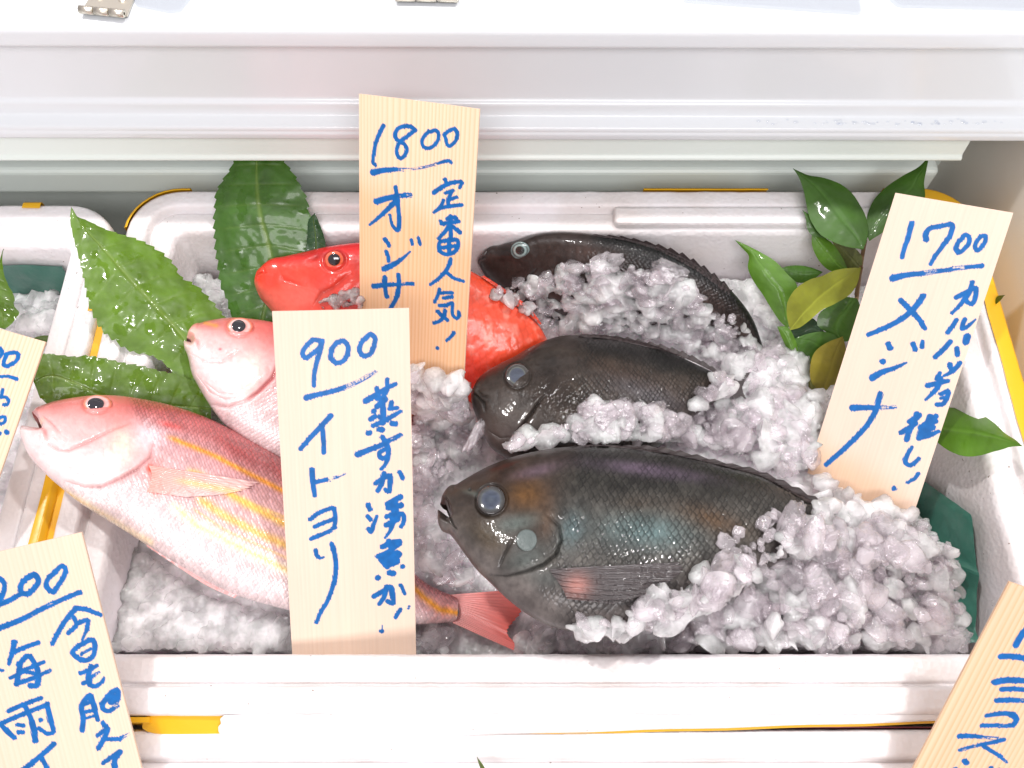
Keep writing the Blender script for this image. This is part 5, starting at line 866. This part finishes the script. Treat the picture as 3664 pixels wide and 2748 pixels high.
A1 = scatter([
    ([(240, 1150), (330, 1215), (450, 1300), (628, 1340), (634, 1402), (240, 1402), (232, 1300)], 420, .004, .013, .002, 1),
    (R1, 400, .006, .020, .008, 1), (R1b, 280, .008, .024, .018, 1), (R2, 350, .006, .021, .008, 1), (R3, 260, .006, .020, .005, 1), (R3b, 100, .008, .024, .007, 1), (R4, 190, .006, .021, .006, 1),
    ([(1560, 780), (1700, 770), (1770, 900), (1740, 1000), (1640, 990)], 130, .009, .022, .010, 1), ([(1630, 680), (1670, 670), (1740, 800), (1700, 820)], 60, .007, .016, .006, 1),
    ([(1990, 1110), (2060, 1150), (2112, 1260), (2095, 1385), (2000, 1400), (1960, 1200)], 110, .007, .020, .006, 1),
    ([(1100, 1408), (1240, 1376), (1420, 1335), (1420, 1405)], 110, .008, .018, .006, 1), ([(905, 1360), (985, 1345), (1000, 1375), (960, 1405), (905, 1405)], 16, .008, .018, .006, 1),
    ([(2035, 1030), (2065, 1020), (2090, 1120), (2050, 1160), (2000, 1140)], 40, .007, .016, .006, 1), ([(400, 470), (470, 480), (490, 670), (430, 640), (380, 560)], 40, .006, .014, .003, 1), ([(690, 655), (775, 622), (780, 668), (690, 668)], 40, .004, .010, .001, 1), ([(885, 830), (1008, 868), (1012, 925), (885, 915)], 60, .010, .024, .026, 1),
    ([(890, 800), (1000, 860), (1000, 900), (890, 890)], 26, .008, .020, .012, 1), ([(1750, 1040), (1960, 1130), (1950, 1180), (1760, 1130)], 60, .010, .022, .016, 1)], PR, 5)
A2 = scatter([
    ([(245, 1150), (330, 1215), (450, 1295), (625, 1335), (632, 1400), (245, 1400), (235, 1300)], 1500, .0022, .0075, .002, 1), (R1, 1100, .002, .006, .010, 1), (R2, 700, .002, .006, .006, 1), (R3, 600, .002, .006, .006, 1), (R4, 500, .002, .006, .004, 1),
    ([(400, 440), (490, 480), (500, 680), (420, 660), (370, 520)], 260, .0022, .006, .002, 1), ([(1960, 1130), (2090, 1150), (2100, 1300), (2105, 1400), (1950, 1400)], 400, .0022, .006, .004, 1), ([(2030, 1010), (2080, 1010), (2080, 1150), (1990, 1140)], 160, .0022, .006, .003, 1)], PS, 6)
A3 = scatter([([(0, 610), (60, 580), (150, 620), (110, 715), (0, 712)], 160, .006, .016, .003, 1)], PR, 7)
def ice_mass(parts, vox, label):
    off = 0; Vs = []; Fs = []
    for V, F in parts: Vs.append(V); Fs.append(F + off); off += len(V)
    o = mesh_np('ice_bed', np.concatenate(Vs), np.concatenate(Fs), M_ICE); m = o.modifiers.new('fuse', 'REMESH'); m.mode = 'VOXEL'; m.voxel_size = vox; m.use_smooth_shade = True
    s = o.modifiers.new('melt', 'SMOOTH'); s.factor = .5; s.iterations = 1
    return tag(o, label, 'ice', None, 'stuff')
ice_mass([BED1, A1, A2], .00075, 'crushed ice heaped under, over and between the fish in the main box')
ice_mass([BED2, A3], .0011, 'crushed ice in the neighbouring box on the left')
A4 = scatter([(R1, 380, .005, .018, .014, 1), (R1b, 240, .006, .024, .024, 1), (R2, 320, .005, .020, .012, 1), (R3, 280, .005, .020, .010, 1), (R4, 190, .005, .020, .012, 1), ([(885, 830), (1008, 868), (1012, 925), (885, 915)], 30, .006, .016, .026, 1),
    ([(1560, 1160), (1700, 1080), (1740, 1100), (1600, 1230), (1560, 1230)], 30, .005, .013, .003, 1), ([(1380, 880), (1480, 900), (1480, 940), (1360, 930)], 16, .005, .012, .003, 1)], PR, 15)
tag(mesh_np('crushed_ice', A4[0], A4[1], M_ICEG), 'loose glassy flakes of crushed ice on top of the heap', 'ice', None, 'stuff')
# larger loose pieces one can tell apart
def big_ice(c, size, aspect, rot, seed, label, mat=None, zup=.3, sub=4, zabs=None):
    V, F = proto(seed, sub, (.9, 1.0), 5, .7); V = V / np.abs(V).max(0) * np.array(aspect) * size * .5
    a, t = math.radians(rot[0]), math.radians(rot[1]); Rz = np.array([[math.cos(a), -math.sin(a), 0], [math.sin(a), math.cos(a), 0], [0, 0, 1]]); Rx = np.array([[1, 0, 0], [0, math.cos(t), -math.sin(t)], [0, math.sin(t), math.cos(t)]])
    h = cast(D([c])[0]); h = at_z(np.array(D([c])[0]), zabs if zabs is not None else -.068) if h is None or zabs is not None else h; V = V @ (Rz @ Rx).T + h + np.array([0, 0, size * zup]); return tag(mesh_np('ice_chunk', V, F, M_ICEG), label, 'ice', 'single pieces of ice')
big_ice((1347, 893), .016, (1, 1, .8), (0, 20), 301, 'rounded clear ice lump on the middle dark fish\'s flank')
big_ice((1536, 790), .022, (1, .38, .3), (18, 20), 302, 'flat leaf-shaped ice shard on the middle dark fish\'s tail')
big_ice((1693, 1135), .026, (.75, 1, .5), (-15, 30), 303, 'rounded upright ice lump standing on the nearest dark fish\'s tail')
big_ice((1785, 1075), .028, (1, .75, .3), (-35, 35), 304, 'broad clear ice slab leaning on the 1700 board\'s foot', M_ICE, .05)
big_ice((1900, 1165), .034, (1, .8, .5), (10, 25), 305, 'milky ice block on top of the near right heap, below the 1700 board', M_ICE, .35)
big_ice((945, 1375), .026, (1, .7, .5), (20, 15), 306, 'ice lump at the 900 board\'s foot beside the red tail fin', M_ICE)
big_ice((985, 880), .030, (1, .34, .32), (-55, 10), 307, 'finger-shaped ice stick left of the middle dark fish\'s chin', M_ICE, zabs=-.030)
big_ice((1030, 945), .032, (1, .32, .32), (62, 10), 308, 'finger-shaped ice stick above the nearest dark fish\'s forehead', M_ICE, zabs=-.026)
big_ice((1300, 590), .030, (1, .6, .45), (10, 25), 309, 'broad ice block lying on the farthest dark fish\'s flank', M_ICE)
big_ice((1440, 600), .026, (1, .7, .5), (-20, 25), 310, 'ice block on the farthest dark fish\'s back, right of the broad one', M_ICE)
big_ice((1160, 640), .018, (1, .9, .5), (30, 20), 311, 'squarish clear ice piece on the farthest dark fish\'s belly')
big_ice((1410, 900), .024, (1, .8, .5), (40, 30), 312, 'ice lump wedged between the middle dark fish\'s belly and the nearest fish\'s back', M_ICE)
big_ice((2078, 1245), .024, (.4, 1, .25), (8, 20), 313, 'thin ice flake hanging off the heap over the green film', M_ICE)
big_ice((2040, 1385), .026, (1, .7, .4), (15, 15), 314, 'flat ice flake near the front rim above the green film', M_ICE)
# water on the freezer's front ledge
r = np.random.default_rng(9); Vd = []; Fd = []; off = 0; th = np.linspace(0, 2 * math.pi, 10)
for k in range(260):
    px = np.array([r.normal(3200, 260), r.uniform(404, 446)])
    if not 2700 < px[0] < 3660: continue
    c = at_z(px, .0609); s = .0004 * (1 + 3 * r.random() ** 3); y0 = c[1]
    if not .3725 < y0 < .3775: c[1] = r.uniform(.3725, .3775)
    V = np.array([c + [s * q * math.cos(a) * 1.3, s * q * math.sin(a), z * s] for q, z in ((1, -.1), (.85, .3), (.5, .5), (.01, .56)) for a in th]); Vd.append(V); Fd.append(gridf(4, 10) + off); off += len(V)
tag(mesh_np('water_droplets', np.concatenate(Vd), np.concatenate(Fd), M_DROP), 'water droplets on the freezer\'s front ledge', 'water', None, 'stuff')
